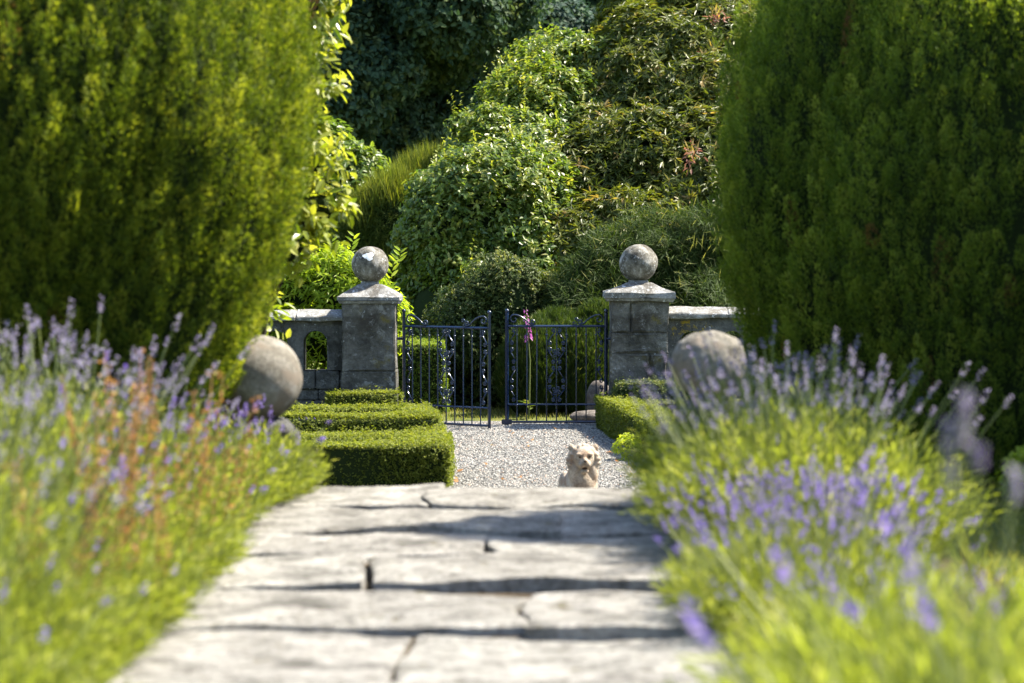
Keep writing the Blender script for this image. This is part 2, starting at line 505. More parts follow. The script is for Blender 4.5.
# stone path: rough slabs, each a little tilted, its near edge standing proud
def slab(acc, x0, x1, y0, y1, z, tilt, seed):
    nx, ny = 72, 64
    nz1, nz2, nz3 = Noise(seed, 2.2), Noise(seed + 50, 7.0), Noise(seed + 99, 22.0)
    u = np.linspace(0, 1, nx); w = np.linspace(0, 1, ny)
    # crowd rows towards the two edges so the edges can round over
    w = np.concatenate([[0, .012, .035], np.linspace(.09, .91, ny - 6), [.965, .988, 1]])
    U, Wv = np.meshgrid(u, w)
    X = x0 + (x1 - x0) * U; Y = y0 + (y1 - y0) * Wv
    P = np.stack([X, Y, np.zeros_like(X)], -1)
    e0 = .022 * nz1(P * [1.6, 0, 0] + [0, y0, seed]) + .010 * nz2(P * [1, 0, 0] + [0, y0, 0])
    e1 = .022 * nz1(P * [1.6, 0, 0] + [3, y1, seed]) + .010 * nz2(P * [1, 0, 0] + [7, y1, 0])
    Y = Y + e0 * (1 - Wv) + e1 * Wv
    ex0 = .02 * nz2(P * [0, 1, 0] + [x0, 0, 3]); ex1 = .02 * nz2(P * [0, 1, 0] + [x1, 0, 9])
    X = X + ex0 * (1 - U) + ex1 * U
    edge = np.minimum(np.minimum(Wv, 1 - Wv) * (y1 - y0), np.minimum(U, 1 - U) * (x1 - x0))
    Z = z + tilt * np.clip(.75 + .75 * nz1(P * [1.5, 0, 0] + [seed, y0 * 9, 0]), .4, 1.6) * (0.5 - Wv) * (y1 - y0) + .006 * nz1(P) + .003 * nz2(P) + .0022 * nz3(P)
    for q_, (fr, am) in enumerate(((1.3, .004), (3.1, .004))):      # cleft ledges
        sN = nz1(P * [fr * 1.5, fr * 1.6, 1] + [q_ * 9, 0, 0]) * 2.0 + .35 * nz3(P * .7)
        fl = np.floor(sN); Z = Z + am * (fl + np.clip((sN - fl) * 7, 0, 1)) * .55
    Z = Z + .004 * np.abs(nz2(P * [1.2, 2.6, 1])) * np.abs(nz1(P * 2)) - .008 * np.exp(-edge / .006)
    Z = np.maximum(Z, .011 + .002 * nz3(P))
    top = np.stack([X, Y, Z], -1).reshape(-1, 3)
    idx = np.arange(nx * ny).reshape(ny, nx)
    Fc = np.stack([idx[:-1, :-1], idx[:-1, 1:], idx[1:, 1:], idx[1:, :-1]], -1).reshape(-1, 4)
    tone = (seed * .377) % 1
    acc.add(top, Fc, tone, 0, True)
    loop = np.concatenate([idx[0, :], idx[1:, -1], idx[-1, -2::-1], idx[-2:0:-1, 0]])
    sk = top[loop]; bt = sk.copy(); bt[:, 2] = -.05
    k = len(loop)
    acc.add(np.concatenate([sk, bt]), [(j, j + k, (j + 1) % k + k, (j + 1) % k) for j in range(k)], .5)


a = Acc()
cuts = [2.2, 3.0, 3.75, 4.4, 5.05, 5.65, 6.25, 6.98, 7.85, 8.6, 9.29, 10.1, TE]
OFF = [0, .06, -.05, .07, -.04, .05, -.06, .04, -.07, .05, -.05, .06, 0]
for i in range(len(cuts) - 1):
    c = pcx((cuts[i] + cuts[i + 1]) / 2)
    sp = c + (-.12, .22, -.30, .08, .34, -.2)[i % 6]
    for j, (x0, x1, k) in enumerate(((c - .96, sp - .003, 1), (sp + .003, c + .96, -.6))):
        y0, y1 = cuts[i] + OFF[i] * k + .007, cuts[i + 1] + OFF[i + 1] * k - .007
        slab(a, x0, x1, y0, y1, .033 + .003 * ((i * 7 + j * 3) % 3), (.015, .011, .016, .013)[(i + j) % 4], 100 + i * 7 + j)
setp(a.build('stone_path', M['slab']), kind='structure')
bm = bmesh.new()
v = [bm.verts.new(p) for p in ((-1.2, -1, .006), (.78, -1, .006), (.84, TE, .006), (-1.14, TE, .006))]
bm.faces.new(v)
setp(from_bm('path_bedding', bm, M['soil']), kind='structure')

# steps down to the gravel, and the low retaining wall of the terrace
bm = bmesh.new()
for k in range(4):
    box_bm(bm, -1.12, .82, TE + .02 + .34 * k, TE + .36 + .34 * k, GZ - .02, -.02 - .185 * (k + 1) + .03)
setp(from_bm('stone_steps', bm, M['slab'], bevel=.012), kind='structure')
for i, (x0, x1, lab) in enumerate(((-7, -1.13, 'low rubble retaining wall of the terrace under the broad yew and stone ball'), (.83, 7, 'low rubble retaining wall of the terrace under the flattened stone ball'))):
    bm = bmesh.new()
    zc = GZ - .02
    for r in range(5):
        x = x0
        hh = .152
        k = 0
        while x < x1:
            w_ = .32 + .17 * math.sin(r * 5.1 + k * 2.3 + i)
            xe = min(x + w_, x1)
            box_bm(bm, x + .004, xe - .004, TE + .06, TE + .36 + .012 * math.sin(k * 3 + r), zc + .004, zc + hh - .003)
            x = xe; k += 1
        zc += hh
    setp(from_bm('retaining_wall', bm, M['wall'], bevel=.01), label=lab, cat='wall')

# ------------------------------------------------------------------ gate piers
def slant_box(bm, x0, x1, y0, y1, z0, z1, tp):
    b = [(x0, y0, z0), (x1, y0, z0), (x1, y1, z0), (x0, y1, z0)]
    cx, cy = (x0 + x1) / 2, (y0 + y1) / 2
    tpv = [(cx + (x - cx) * tp, cy + (y - cy) * tp, z1) for x, y, _ in b]
    vs_ = [bm.verts.new(p) for p in b + tpv]
    for f in ((3, 2, 1, 0), (4, 5, 6, 7), (0, 1, 5, 4), (1, 2, 6, 5), (2, 3, 7, 6), (3, 0, 4, 7)):
        bm.faces.new([vs_[i] for i in f])


def roughen(o, amp, freq, seed, levels=3):
    """subdivide and weather a stone mesh"""
    me = o.data
    b = bmesh.new(); b.from_mesh(me)
    bmesh.ops.subdivide_edges(b, edges=b.edges, cuts=levels, use_grid_fill=True)
    b.normal_update()
    nz = Noise(seed, freq); nz2 = Noise(seed + 1, freq * 3.5)
    P = np.array([v.co[:] for v in b.verts])
    d = amp * nz(P) + amp * .5 * nz2(P)
    for v, k in zip(b.verts, d):
        v.co += v.normal * float(k)
    b.to_mesh(me); b.free()


def pier(cx, cy, w, capw, zc0, zc1, zp, ballz, ballr, courses, label, ball_label, seed):
    rt = empty('gate_pier', (cx, cy, GZ), label=label, cat='gate pier', group='stone gate piers')
    bm = bmesh.new()
    z = 0.0
    tot = zc0 - GZ
    for k, hfr in enumerate(courses):
        if hfr == 0: continue
        h = tot * hfr
        ww = w * (1.0 - .045 * (z / tot))
        if k % 2 == 0:
            slant_box(bm, -ww / 2, ww / 2, -ww / 2, ww / 2, z, z + h - .0025, .992)
        else:
            sp = (.18 if (k // 2) % 2 == 0 else -.16) * ww
            slant_box(bm, -ww / 2, sp - .0015, -ww / 2, ww / 2, z, z + h - .0025, .995)
            slant_box(bm, sp + .0015, ww / 2, -ww / 2, ww / 2, z, z + h - .0025, .995)
        z += h
    slant_box(bm, -w * .44, w * .44, -w * .44, w * .44, .01, tot - .01, 1.0)
    o = from_bm('shaft', bm, M['pier'], rt, bevel=.006, seg=2)
    roughen(o, .009, 8, seed, 3)
    bm = bmesh.new()
    c = capw / 2
    z0, z1, z2 = zc0 - GZ, zc1 - GZ, zp - GZ
    slant_box(bm, -c * .93, c * .93, -c * .93, c * .93, z0 - .02, z0 + .012, 1.06)
    slant_box(bm, -c, c, -c, c, z0 + .01, z1, 1.0)
    slant_box(bm, -c, c, -c, c, z1, z2, .36)
    bmesh.ops.remove_doubles(bm, verts=bm.verts, dist=.0005)
    o = from_bm('capstone', bm, M['cap'], rt)
    roughen(o, .006, 12, seed + 5, 4)
    bm = bmesh.new()
    Vn, Fn = ICO[1]
    acc = Acc()
    th = np.linspace(0, 2 * np.pi, 20, endpoint=False)
    tube(acc, [(0, 0, z2 - .03), (0, 0, z2 + .005), (0, 0, z2 + .03)], [c * .42, c * .30, c * .28], 20)
    acc.build('neck', M['cap'], rt)
    bm.free()
    Vn, Fn = ICO[5]
    nzb = Noise(seed + 9, 4); nzb2 = Noise(seed + 10, 16)
    acc = Acc()
    Vb = Vn * ballr * (1 + .012 * nzb(Vn) + .005 * nzb2(Vn))[:, None]
    acc.add(Vb + [0, 0, ballz - GZ], Fn, .5, 0, True)
    o = acc.build('ball_finial', M['ball'], rt)
    return rt


pier(-1.412, 24.05, .535, .62, .495, .545, .66, .858, .184, (.45, .0, .55, .0), 'narrower gate pier with a white lichen spot on its ball, beside the pierced wall', None, 11)
pier(1.257, 24.05, .575, .682, .522, .585, .672, .872, .189, (.34, .24, .16, .26), 'wider gate pier with patchy grey ball, in front of the feathery dark shrub', None, 23)

# white lichen blot on the near-side of the first ball
for nm in ('gate_pier',):
    rt = bpy.data.objects[nm]
    acc = Acc()
    dv = nrm(np.array([[-.02, -.83, .42]]))[0]
    u = nrm(np.cross(dv, [0, 0, 1.0])[None])[0]; w_ = np.cross(u, dv)
    ring = []
    for k in range(18):
        t = k / 18 * 6.283
        rr = .052 * (1 + .25 * math.sin(3 * t + 1) + .12 * math.sin(7 * t))
        q = nrm((dv * .186 + u * rr * math.cos(t) * 1.05 + w_ * rr * math.sin(t) * .8)[None])[0] * .1895
        ring.append(q)
    ring.append(dv * .1925)
    acc.add(np.array(ring) + [0, 0, .858 - GZ], [(k, (k + 1) % 18, 18) for k in range(18)], .5, 0, True)
    acc.build('lichen_patch', stone_mat('lichen_spot', (.42, .45, .48), (.52, .55, .58), (.62, .64, .66), 18, lichen_amt=0, bump=.3), rt)


# ------------------------------------------------------------------ pierced garden walls
def pierced_wall(x0, x1, holes, ybase, coping_z, label, mat, flip):
    rt = empty('pierced_wall', ((x0 + x1) / 2, ybase, GZ), label=label, cat='garden wall', group='pierced walls beside the gate piers')
    ox = (x0 + x1) / 2
    th = .30
    ztop = coping_z - .045 - GZ
    zsill, zarch = -.20 - GZ, .195 - GZ
    bm = bmesh.new()
    # front profile: solid band, posts between the openings, arched heads
    xsn = sorted(holes)
    def strip(pts):
        f = [bm.verts.new((x - ox, 0, z)) for x, z in pts]
        b = [bm.verts.new((x - ox, th, z)) for x, z in pts]
        bm.faces.new(f); bm.faces.new(b[::-1])
        k = len(pts)
        for j in range(k):
            bm.faces.new((f[j], b[j], b[(j + 1) % k], f[(j + 1) % k]))
    cur = x0
    for (h0, h1) in xsn + [(x1, None)]:
        strip([(cur, zsill), (h0, zsill), (h0, ztop), (cur, ztop)])      # post
        if h1 is None: break
        r = (h1 - h0) / 2
        zs = zarch - r
        arc = [(h0 + r - r * math.cos(t), zs + r * math.sin(t)) for t in np.linspace(0, math.pi, 13)]
        strip([(x + 0, z) for x, z in arc[:7]] + [(h0 + r, ztop), (h0, ztop)])
        strip([(x + 0, z) for x, z in arc[6:]] + [(h1, ztop), (h0 + r, ztop)])
        cur = h1
    o = from_bm('arcade', bm, mat, rt)
    # sill course and rubble courses below
    bm = bmesh.new()
    z = 0.0
    hs = [.13, .12, .11]
    hs.append(zsill - .004 - sum(hs))
    for r_, h in enumerate(hs):
        x = x0
        k = 0
        while x < x1 - .01:
            w_ = (.42 if r_ == 3 else .24) * (1 + .45 * math.sin(r_ * 3.7 + k * 2.9 + x0))
            xe = min(x + w_, x1)
            pr = -.022 if r_ == 3 else .012 * math.sin(k * 5 + r_)
            box_bm(bm, x - ox + .003, xe - ox - .003, pr, th + .01, z + .003, z + h - .003)
            x = xe; k += 1
        z += h
    o = from_bm('plinth', bm, M['wall'], rt, bevel=.009)
    # pitched coping stones
    bm = bmesh.new()
    x = x0
    k = 0
    cz = coping_z - GZ
    while x < x1 - .02:
        xe = min(x + .62 + .12 * math.sin(k * 3.3), x1)
        p = [(-.05, cz - .05), (-.05, cz - .012), (.16, cz + .055), (th + .05, cz - .005), (th + .05, cz - .05)]
        f = [bm.verts.new((x - ox + .003, y, zz)) for y, zz in p]
        b = [bm.verts.new((xe - ox - .003, y, zz)) for y, zz in p]
        bm.faces.new(f); bm.faces.new(b[::-1])
        for j in range(5):
            bm.faces.new((f[j], b[j], b[(j + 1) % 5], f[(j + 1) % 5]))
        x = xe; k += 1
    o = from_bm('coping', bm, M['coping'], rt, bevel=.006)
    roughen(o, .007, 12, 7, 3)
    return rt


LW0, LW1 = -4.6, -1.672
hl = []
c = -1.965
while c - .12 > LW0:
    hl.append((c - .118, c + .118)); c -= .395
pierced_wall(LW0, LW1, hl, 24.12, .345, 'pierced garden wall with arched openings and bright sunlit coping by the narrower pier', M['wall'], 1)
hr = []
c = 1.80
while c + .12 < 4.6:
    hr.append((c - .118, c + .118)); c += .395
pierced_wall(1.538, 4.6, hr, 24.12, .375, 'pierced garden wall with yellow lichen under its coping by the wider pier', M['wall_lichen'], -1)


# ------------------------------------------------------------------ iron gates
def spiral(cx, cz, r0, r1, a0, a1, n=16):
    t = np.linspace(0, 1, n)
    r = r0 + (r1 - r0) * t; a_ = a0 + (a1 - a0) * t
    return np.stack([cx + r * np.cos(a_), np.zeros(n), cz + r * np.sin(a_)], 1)


def s_scroll(x0, z0, x1, z1, r, mir):
    """an S: a spiral at each end joined by a slanting line"""
    d = math.atan2(z1 - z0, x1 - x0)
    s = 1 if mir else -1
    c0 = (x0 + r * math.cos(d + s * math.pi / 2), z0 + r * math.sin(d + s * math.pi / 2))
    c1 = (x1 - r * math.cos(d + s * math.pi / 2), z1 - r * math.sin(d + s * math.pi / 2))
    a0 = d - s * math.pi / 2
    A = spiral(c0[0], c0[1], r * .25, r, a0 - s * 1.6 * 2 * math.pi * -1, a0, 22)
    B = spiral(c1[0], c1[1], r, r * .25, a0 + math.pi, a0 + math.pi + s * 1.6 * 2 * math.pi * 1, 22)
    return np.concatenate([A, B])


def gate_leaf(loc, rz, latch_right, label):
    """local x from the hinge (0) to the meeting stile (w)"""
    w, h = .985, 1.0
    rt = empty('iron_gate', loc, rz, label=label, cat='gate', group='pair of wrought iron gate leaves')
    mt = M['iron']
    sgn = 1
    def X(x): return x
    def bar(name, x0, z0, x1, z1, r, sq=False, rtt=rt):
        ac = Acc(); tube(ac, [(X(x0), 0, z0), (X((x0 + x1) / 2), 0, (z0 + z1) / 2), (X(x1), 0, z1)], r, 4 if sq else 8, smooth=not sq)
        return ac.build(name, mt, rtt)
    bar('hinge_stile', 0, -.02, 0, 1.10, .0185, True)
    bar('latch_stile', w, -.04, w, 1.11, .0185, True)
    for nm, x in (('finial', 0), ('finial', w)):
        ac = Acc(); Vn, Fn = ICO[2]
        ac.add(Vn * [.022, .022, .02] + [x, 0, 1.118], Fn, .5, 0, True); ac.build(nm, mt, rt)
    for z, r in ((.965, .0125), (.185, .0095), (.012, .012)):
        bar('rail', 0, z, w, z, r, True)
    nb = 9
    xs_ = [w * (k + 1) / (nb + 1) for k in range(nb)]
    for k, x in enumerate(xs_):
        b = bar('bar', x, .012, x, .965, .0066)
        Vn, Fn = ICO[2]
        for zz in (.18, .88):
            ac = Acc(); ac.add(Vn * [.0135, .0135, .011] + [x, 0, zz], Fn, .5, 0, True)
            ac.build('collar', mt, b)
    # scrollwork columns
    def scroll(pts, r=.0068):
        ac = Acc(); tube(ac, pts, r, 6); ac.build('scroll', mt, rt)
    def column(xa, xb, first):
        zs = np.linspace(.20, .955, 5)
        for j in range(4):
            za, zb = zs[j] + .012, zs[j + 1] - .012
            if (j + first) % 2:
                scroll(s_scroll(xa + .012, za + .03, xb - .012, zb - .03, .021, False))
            else:
                scroll(s_scroll(xb - .012, za + .03, xa + .012, zb - .03, .021, True))
    column(0.016, xs_[0], 0)
    column(xs_[-1], w - .016, 1)
    column(xs_[3], xs_[4], 0)
    column(xs_[4], xs_[5], 1)
    # rosettes on the middle bar
    for zz in (.32, .70):
        for k in range(4):
            a_ = k * math.pi / 2 + .6
            scroll(spiral(xs_[4] + .028 * math.cos(a_), zz + .03 * math.sin(a_), .022, .006, a_ + 2.4, a_ + 2.4 + 8, 18))
    # top scrolls, one swan-neck at each end
    for e, s in ((0.022, 1), (w - .022, -1)):
        p = [spiral(e + s * .05, 1.035, .010, .045, 7.5, 1.9, 22)]
        if s < 0: p[0][:, 0] = 2 * e - (p[0][:, 0]) + 2 * s * .05 if False else e + s * (spiral(.05, 1.035, .010, .045, 7.5, 1.9, 22)[:, 0])
        c_ = p[0]
        t = np.linspace(0, 1, 14)[1:]
        x0, z0 = c_[-1, 0], c_[-1, 2]
        arc = np.stack([e + s * (.04 + .16 * t), 0 * t, 1.078 + .014 * np.sin(t * math.pi * .6) - .10 * t ** 1.7], 1)
        tail = spiral(.232, 1.008, .028, .009, 3.6, 3.6 + 7.5, 18); tail[:, 0] = e + s * tail[:, 0]
        scroll(np.concatenate([c_, arc, tail]), .0085)
    # little leaf on the rail
    for x in (xs_[6],) if latch_right else (xs_[2],):
        scroll(spiral(x + .02, .995, .022, .006, 3.2, 10, 16)); scroll(spiral(x - .004, 1.03, .02, .005, 0, 7, 16))
    # hinge lugs
    for z in (.84, .10):
        bar('hinge', -.075, z, .0, z, .014)
    if not latch_right:
        bm_ = bmesh.new(); box_bm(bm_, w - .05, w + .055, -.03, .03, -.012, .035)
        from_bm('drop_bolt', bm_, mt, rt, bevel=.006)
    return rt


gate_leaf((-1.075, 24.02, GZ + .03), R(-30), True, 'gate leaf standing ajar, hung on the narrower pier with the lichen spotted ball')
gt2 = gate_leaf((.935, 24.02, GZ + .03), R(180), False, 'shut gate leaf with the foxglove behind it, hung on the wider pier')

# ------------------------------------------------------------------ stone balls at the head of the steps
def plinth_ball(x, y, zc, r, name, label, chipped, seed):
    rt = empty(name, (x, y, GZ), label=label, cat='stone ball', group='big stone balls flanking the steps')
    zc = zc - GZ
    bm = bmesh.new()
    slant_box(bm, -r * .95, r * .95, -r * .95, r * .95, 0, zc - r * .98 - .05, .92)
    slant_box(bm, -r * .8, r * .8, -r * .8, r * .8, zc - r * .98 - .05, zc - r * .93, .7)
    o = from_bm('pedestal', bm, M['wall'], rt, bevel=.012)
    Vn, Fn = ICO[5]
    nz, nz2 = Noise(seed, 2.4), Noise(seed + 3, 9)
    rad = 1 + .012 * nz(Vn) + .004 * nz2(Vn)
    if chipped:
        # worn flat on top, split by a groove and eaten out on one side
        rad = rad * np.array([1.0])
        S_ = Vn * rad[:, None] * [1.03, 1.0, 1.0]
        S_[:, 2] = np.where(S_[:, 2] > .55,   .55 + (S_[:, 2] - .55) * .8, S_[:, 2])
        rad = np.linalg.norm(S_, axis=1); Vn = nrm(S_)
        rad -= .025 * np.exp(-((Vn[:, 0] + .20 + .22 * (Vn[:, 2] - .5)) / .06) ** 2) * (Vn[:, 1] < .3)
        dd = np.linalg.norm(Vn - nrm(np.array([[.66, -.62, .22]])), axis=1)
        rad -= .10 * np.exp(-(dd / .22) ** 2)
        dd = np.linalg.norm(Vn - nrm(np.array([[.72, -.35, .62]])), axis=1)
        rad += .06 * np.exp(-(dd / .26) ** 2)
        rad += .012 * nz2(Vn * 1.7)
    acc = Acc()
    acc.add(Vn * r * rad[:, None] + [0, 0, zc], Fn, .5, 0, True)
    acc.build('ball', M['bigball'], rt)


plinth_ball(-1.21, 11.55, .49, .207, 'stone_ball', 'large smooth weathered stone ball half hidden by the broad yew', False, 3)
plinth_ball(.935, 11.45, .565, .172, 'stone_ball', 'large worn stone ball with a slightly flattened top, behind the lavender', True, 41)


# ================================================================== VEGETATION HELPERS
def lobes_px(L):
    """(px, py, r_px, d, stretch_z) -> centre, radii"""
    out = []
    for px, py, rp, d, *s in L:
        c = at(px, py, d)
        r = rp / F * d
        sz_ = s[0] if s else 1.0
        out.append((np.array(c), np.array([r, r * (s[1] if len(s) > 1 else .9), r * sz_])))
    return out


def sprout(lobes, n, seed, lo=.22, hi=.42, off=.78):
    """adds smaller lobes on the outside of a crown so that its outline is uneven"""
    r_ = np.random.default_rng(seed)
    o = list(lobes)
    for k in range(n):
        c, r = lobes[r_.integers(len(lobes))]
        d = nrm(r_.normal(size=3) * [1, .7, 1] + [0, -.5, .35])
        s_ = r_.uniform(lo, hi)
        o.append((c + d * r * off, r * s_ * np.array([1, 1, r_.uniform(.7, 1.15)])))
    return o


def shell(lobes, n, rng, depth=.3, rough=.12, freq=2.0, seed=0, back=.35, under=.25):
    """points on and just below the outside of a union of ellipsoids"""
    ar = np.array([r[0] * r[2] + r[0] * r[1] + r[1] * r[2] for c, r in lobes])
    k = rng.choice(len(lobes), int(n * 1.9), p=ar / ar.sum())
    C = np.array([c for c, r in lobes])[k]; Rr = np.array([r for c, r in lobes])[k]
    d = nrm(rng.normal(size=(len(k), 3)))
    keep = (d[:, 1] < .35) | (rng.random(len(k)) < back)
    keep &= (d[:, 2] > -.45) | (rng.random(len(k)) < under)
    C, Rr, d, k = C[keep], Rr[keep], d[keep], k[keep]
    nz = Noise(seed + 77, freq); nz2 = Noise(seed + 78, freq * 3)
    base = C + d * Rr
    f = 1 + rough * (nz(base) * .7 + nz2(base) * .5) - depth * rng.random(len(k)) ** 2.2
    P = C + d * Rr * f[:, None]
    ok = np.ones(len(P), bool)
    for j, (c, r) in enumerate(lobes):
        q = (((P - c) / r) ** 2).sum(1)
        ok &= (q > .62) | (k == j)
    ok &= P[:, 2] > GZ + .02
    P, d, Rr = P[ok][:n], d[ok][:n], Rr[ok][:n]
    N = nrm(d / Rr)
    return P, N


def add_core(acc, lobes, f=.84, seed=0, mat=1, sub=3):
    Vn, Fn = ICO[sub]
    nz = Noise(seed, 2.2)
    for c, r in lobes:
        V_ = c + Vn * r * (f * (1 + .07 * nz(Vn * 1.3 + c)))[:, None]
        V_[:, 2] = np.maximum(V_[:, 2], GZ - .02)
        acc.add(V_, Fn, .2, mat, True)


def twigs(acc, P, N, rng, k, tl, L, Wd, spread=.9, up=.35, out=1.0, droop=.25, tint=(.1, .9), jit=.35, form='leaf', hi=None, mat=0, curve=.25, rosette=False):
    """k leaves along a short twig at every point"""
    n = len(P)
    ax = nrm(N * out + np.array([0, 0, up]) + rng.normal(size=(n, 3)) * jit)
    base_t = np.clip(rng.normal((tint[0] + tint[1]) / 2, (tint[1] - tint[0]) / 3.2, n), 0, 1)
    if hi is not None:
        base_t = np.where(rng.random(n) < hi, 1.0, base_t * .9)
    for j in range(k):
        t = (j + .6) / k if not rosette else .9 + .1 * rng.random(n)
        t = np.broadcast_to(t, (n,))
        rd = nrm(np.cross(ax, rng.normal(size=(n, 3))))
        D = nrm(ax * (1 - .55 * spread) + rd * spread + np.array([0, 0, -droop]) * rng.random((n, 1)))
        pos = P + ax * (tl * t)[:, None]
        Nn = nrm(ax + np.array([0, 0, .9]) + rng.normal(size=(n, 3)) * .45)
        l = L * rng.uniform(.65, 1.2, n); w = Wd * rng.uniform(.75, 1.2, n)
        tt = np.clip(base_t + rng.normal(0, .10, n), 0, 1)
        if form == 'leaf':
            leaf(acc, pos, D, Nn, l, w, tt, curve=curve, mat=mat)
        else:
            blade(acc, pos, D, Nn, l, w, tt, mat=mat)


def stems(parent, base, tips, r0, rng, name='stems', mat=None):
    ac = Acc()
    for tp in tips:
        tp = np.array(tp); b = np.array(base) + rng.normal(size=3) * [r0 * 1.2, r0 * 1.2, 0]
        t = np.linspace(0, 1, 7)[:, None]
        mid = (b + tp) / 2 + rng.normal(size=3) * .08 * np.linalg.norm(tp - b)
        pts = (1 - t) ** 2 * b + 2 * t * (1 - t) * mid + t * t * tp
        tube(ac, pts, np.linspace(r0, r0 * .25, 7), 6)
    return ac.build(name, mat or M['bark'], parent)


def shrub(name, lobes, label, cat, seed, mat, n, k, tl, L, Wd, core=.84, group=None, depth=.3, rough=.12, freq=2.0, form='leaf', extra=None, r0=.03, back=.3, ncore=None, root_px=None, **tw):
    rng = np.random.default_rng(seed)
    cen = np.mean([c for c, r in lobes], axis=0)
    root = np.array([cen[0], cen[1], GZ])
    if root_px is not None: root[0] = root_px
    rt = empty(name, tuple(root), label=label, cat=cat, group=group)
    P, N = shell(lobes, n, rng, depth, rough, freq, seed, back)
    acc = Acc()
    twigs(acc, P - root, N, rng, k, tl, L, Wd, form=form, **tw)
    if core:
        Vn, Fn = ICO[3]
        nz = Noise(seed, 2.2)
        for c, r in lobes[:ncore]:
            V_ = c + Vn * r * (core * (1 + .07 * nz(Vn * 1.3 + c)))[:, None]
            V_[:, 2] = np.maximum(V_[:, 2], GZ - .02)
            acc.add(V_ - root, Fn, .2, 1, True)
    if extra: extra(acc, rng, P - root, N)
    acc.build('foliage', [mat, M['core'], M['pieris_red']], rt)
    tips = [c - root for c, r in lobes[:ncore]]
    stems(rt, (0, 0, -.02), tips, r0, rng)
    return rt


# ------------------------------------------------------------------ clipped yews
def yew(cx, cy, z0, prof, label, seed, mat, n_pl=1500):
    rng = np.random.default_rng(seed)
    rt = empty('clipped_yew', (cx, cy, z0), label=label, cat='yew tree')
    zs = np.array([p[0] for p in prof]); rs = np.array([p[1] for p in prof])
    nz = Noise(seed, 1.0)
    def RR(z, th):
        P = np.stack([np.cos(th) * 6.5, np.sin(th) * 6.5, z * .8], -1)
        P2 = np.stack([np.cos(th) * 15, np.sin(th) * 15, z * 3.2], -1)
        return np.interp(z, zs, rs) * (1 + .030 * nz(P) + .026 * nz(P2))
    acc = Acc()
    # inner mass
    zz = np.linspace(0.02, zs[-1], 44); tt = np.linspace(0, 2 * np.pi, 72, endpoint=False)
    Z, T = np.meshgrid(zz, tt, indexing='ij')
    r = np.maximum(RR(Z, T) - .16, .01)
    V_ = np.stack([r * np.cos(T), r * np.sin(T), Z * .975], -1).reshape(-1, 3)
    idx = np.arange(44 * 72).reshape(44, 72)
    Fc = np.stack([idx[:-1], np.roll(idx, -1, 1)[:-1], np.roll(idx, -1, 1)[1:], idx[1:]], -1).reshape(-1, 4)
    acc.add(V_, Fc, .2, 1, True)
    # upright plumes
    m = int(n_pl * 1.75)
    q_ = np.arange(m)
    z = .03 + (zs[-1] - .08) * ((.5 + q_ * .7548776662) % 1); th = 2 * np.pi * ((.5 + q_ * .5698402910) % 1)
    z = z + rng.normal(0, .015, m); th = th + rng.normal(0, .012, m)
    w_ = np.interp(z, zs, rs) / rs.max()
    keep = (rng.random(m) < w_ * 1.15) & ((np.sin(th) < .35) | (rng.random(m) < .4))
    z, th = z[keep], th[keep]
    n_ = len(z)
    out = np.stack([np.cos(th), np.sin(th), 0 * th], -1)
    dz = .05
    slope = (np.interp(z + dz, zs, rs) - np.interp(z - dz, zs, rs)) / (2 * dz)
    ax = nrm(np.stack([0 * z, 0 * z, 1 + 0 * z], -1) + out * (slope * .8 + .20)[:, None] + rng.normal(size=(n_, 3)) * .13)
    sz_ = rng.uniform(.6, 1.7, n_)
    ln = .20 * sz_; rd = .047 * rng.uniform(.7, 1.25, n_)
    r = RR(z, th) - .11 + rng.uniform(-.055, .045, n_) + .02
    B = np.stack([r * np.cos(th), r * np.sin(th), z - .08], -1)
    tint = np.clip(rng.normal(.45, .24, n_), .12, 1)
    dead = rng.random(n_) < .012
    k = 150
    t = rng.random((n_, k)) ** .8
    ph = rng.uniform(0, 2 * np.pi, (n_, k))
    u = nrm(np.cross(ax, rng.normal(size=(n_, 3)))); v_ = np.cross(ax, u)
    prof_r = np.sqrt(np.clip(1 - t, 0, 1)) * np.minimum(1, t * 3 + .45)
    rad = nrm(u[:, None] * np.cos(ph)[..., None] + v_[:, None] * np.sin(ph)[..., None])
    P = B[:, None] + ax[:, None] * (ln[:, None] * t)[..., None] + rad * (rd[:, None] * prof_r)[..., None]
    D = nrm(ax[:, None] * 1.0 + rad * .6 + rng.normal(size=(n_, k, 3)) * .35)
    Nn = nrm(rad + rng.normal(size=(n_, k, 3)) * .6)
    tt_ = np.clip(tint[:, None] + .5 * (t - .55) + rng.normal(0, .12, (n_, k)), 0, 1)
    tt_ = np.where(dead[:, None], rng.uniform(0, .05, (n_, k)), np.maximum(tt_, .09))
    keep = P[..., 2] > .02
    blade(acc, P[keep], D[keep], Nn[keep], rng.uniform(.015, .029, keep.sum()), rng.uniform(.005, .008, keep.sum()), tt_[keep])
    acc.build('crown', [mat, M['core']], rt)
    ac = Acc()
    tube(ac, [(0, 0, -.02), (.02, 0, .5), (-.03, .02, 1.2), (0, 0, 2.0)], [.22, .18, .13, .05], 9)
    for k_ in range(7):
        a_ = k_ * .9 + seed
        tube(ac, [(0, 0, .35), (.5 * math.cos(a_), .5 * math.sin(a_), .9), (.9 * math.cos(a_), .9 * math.sin(a_), 1.9)], [.08, .06, .02], 6)
    ac.build('trunk', M['bark'], rt)
    return rt


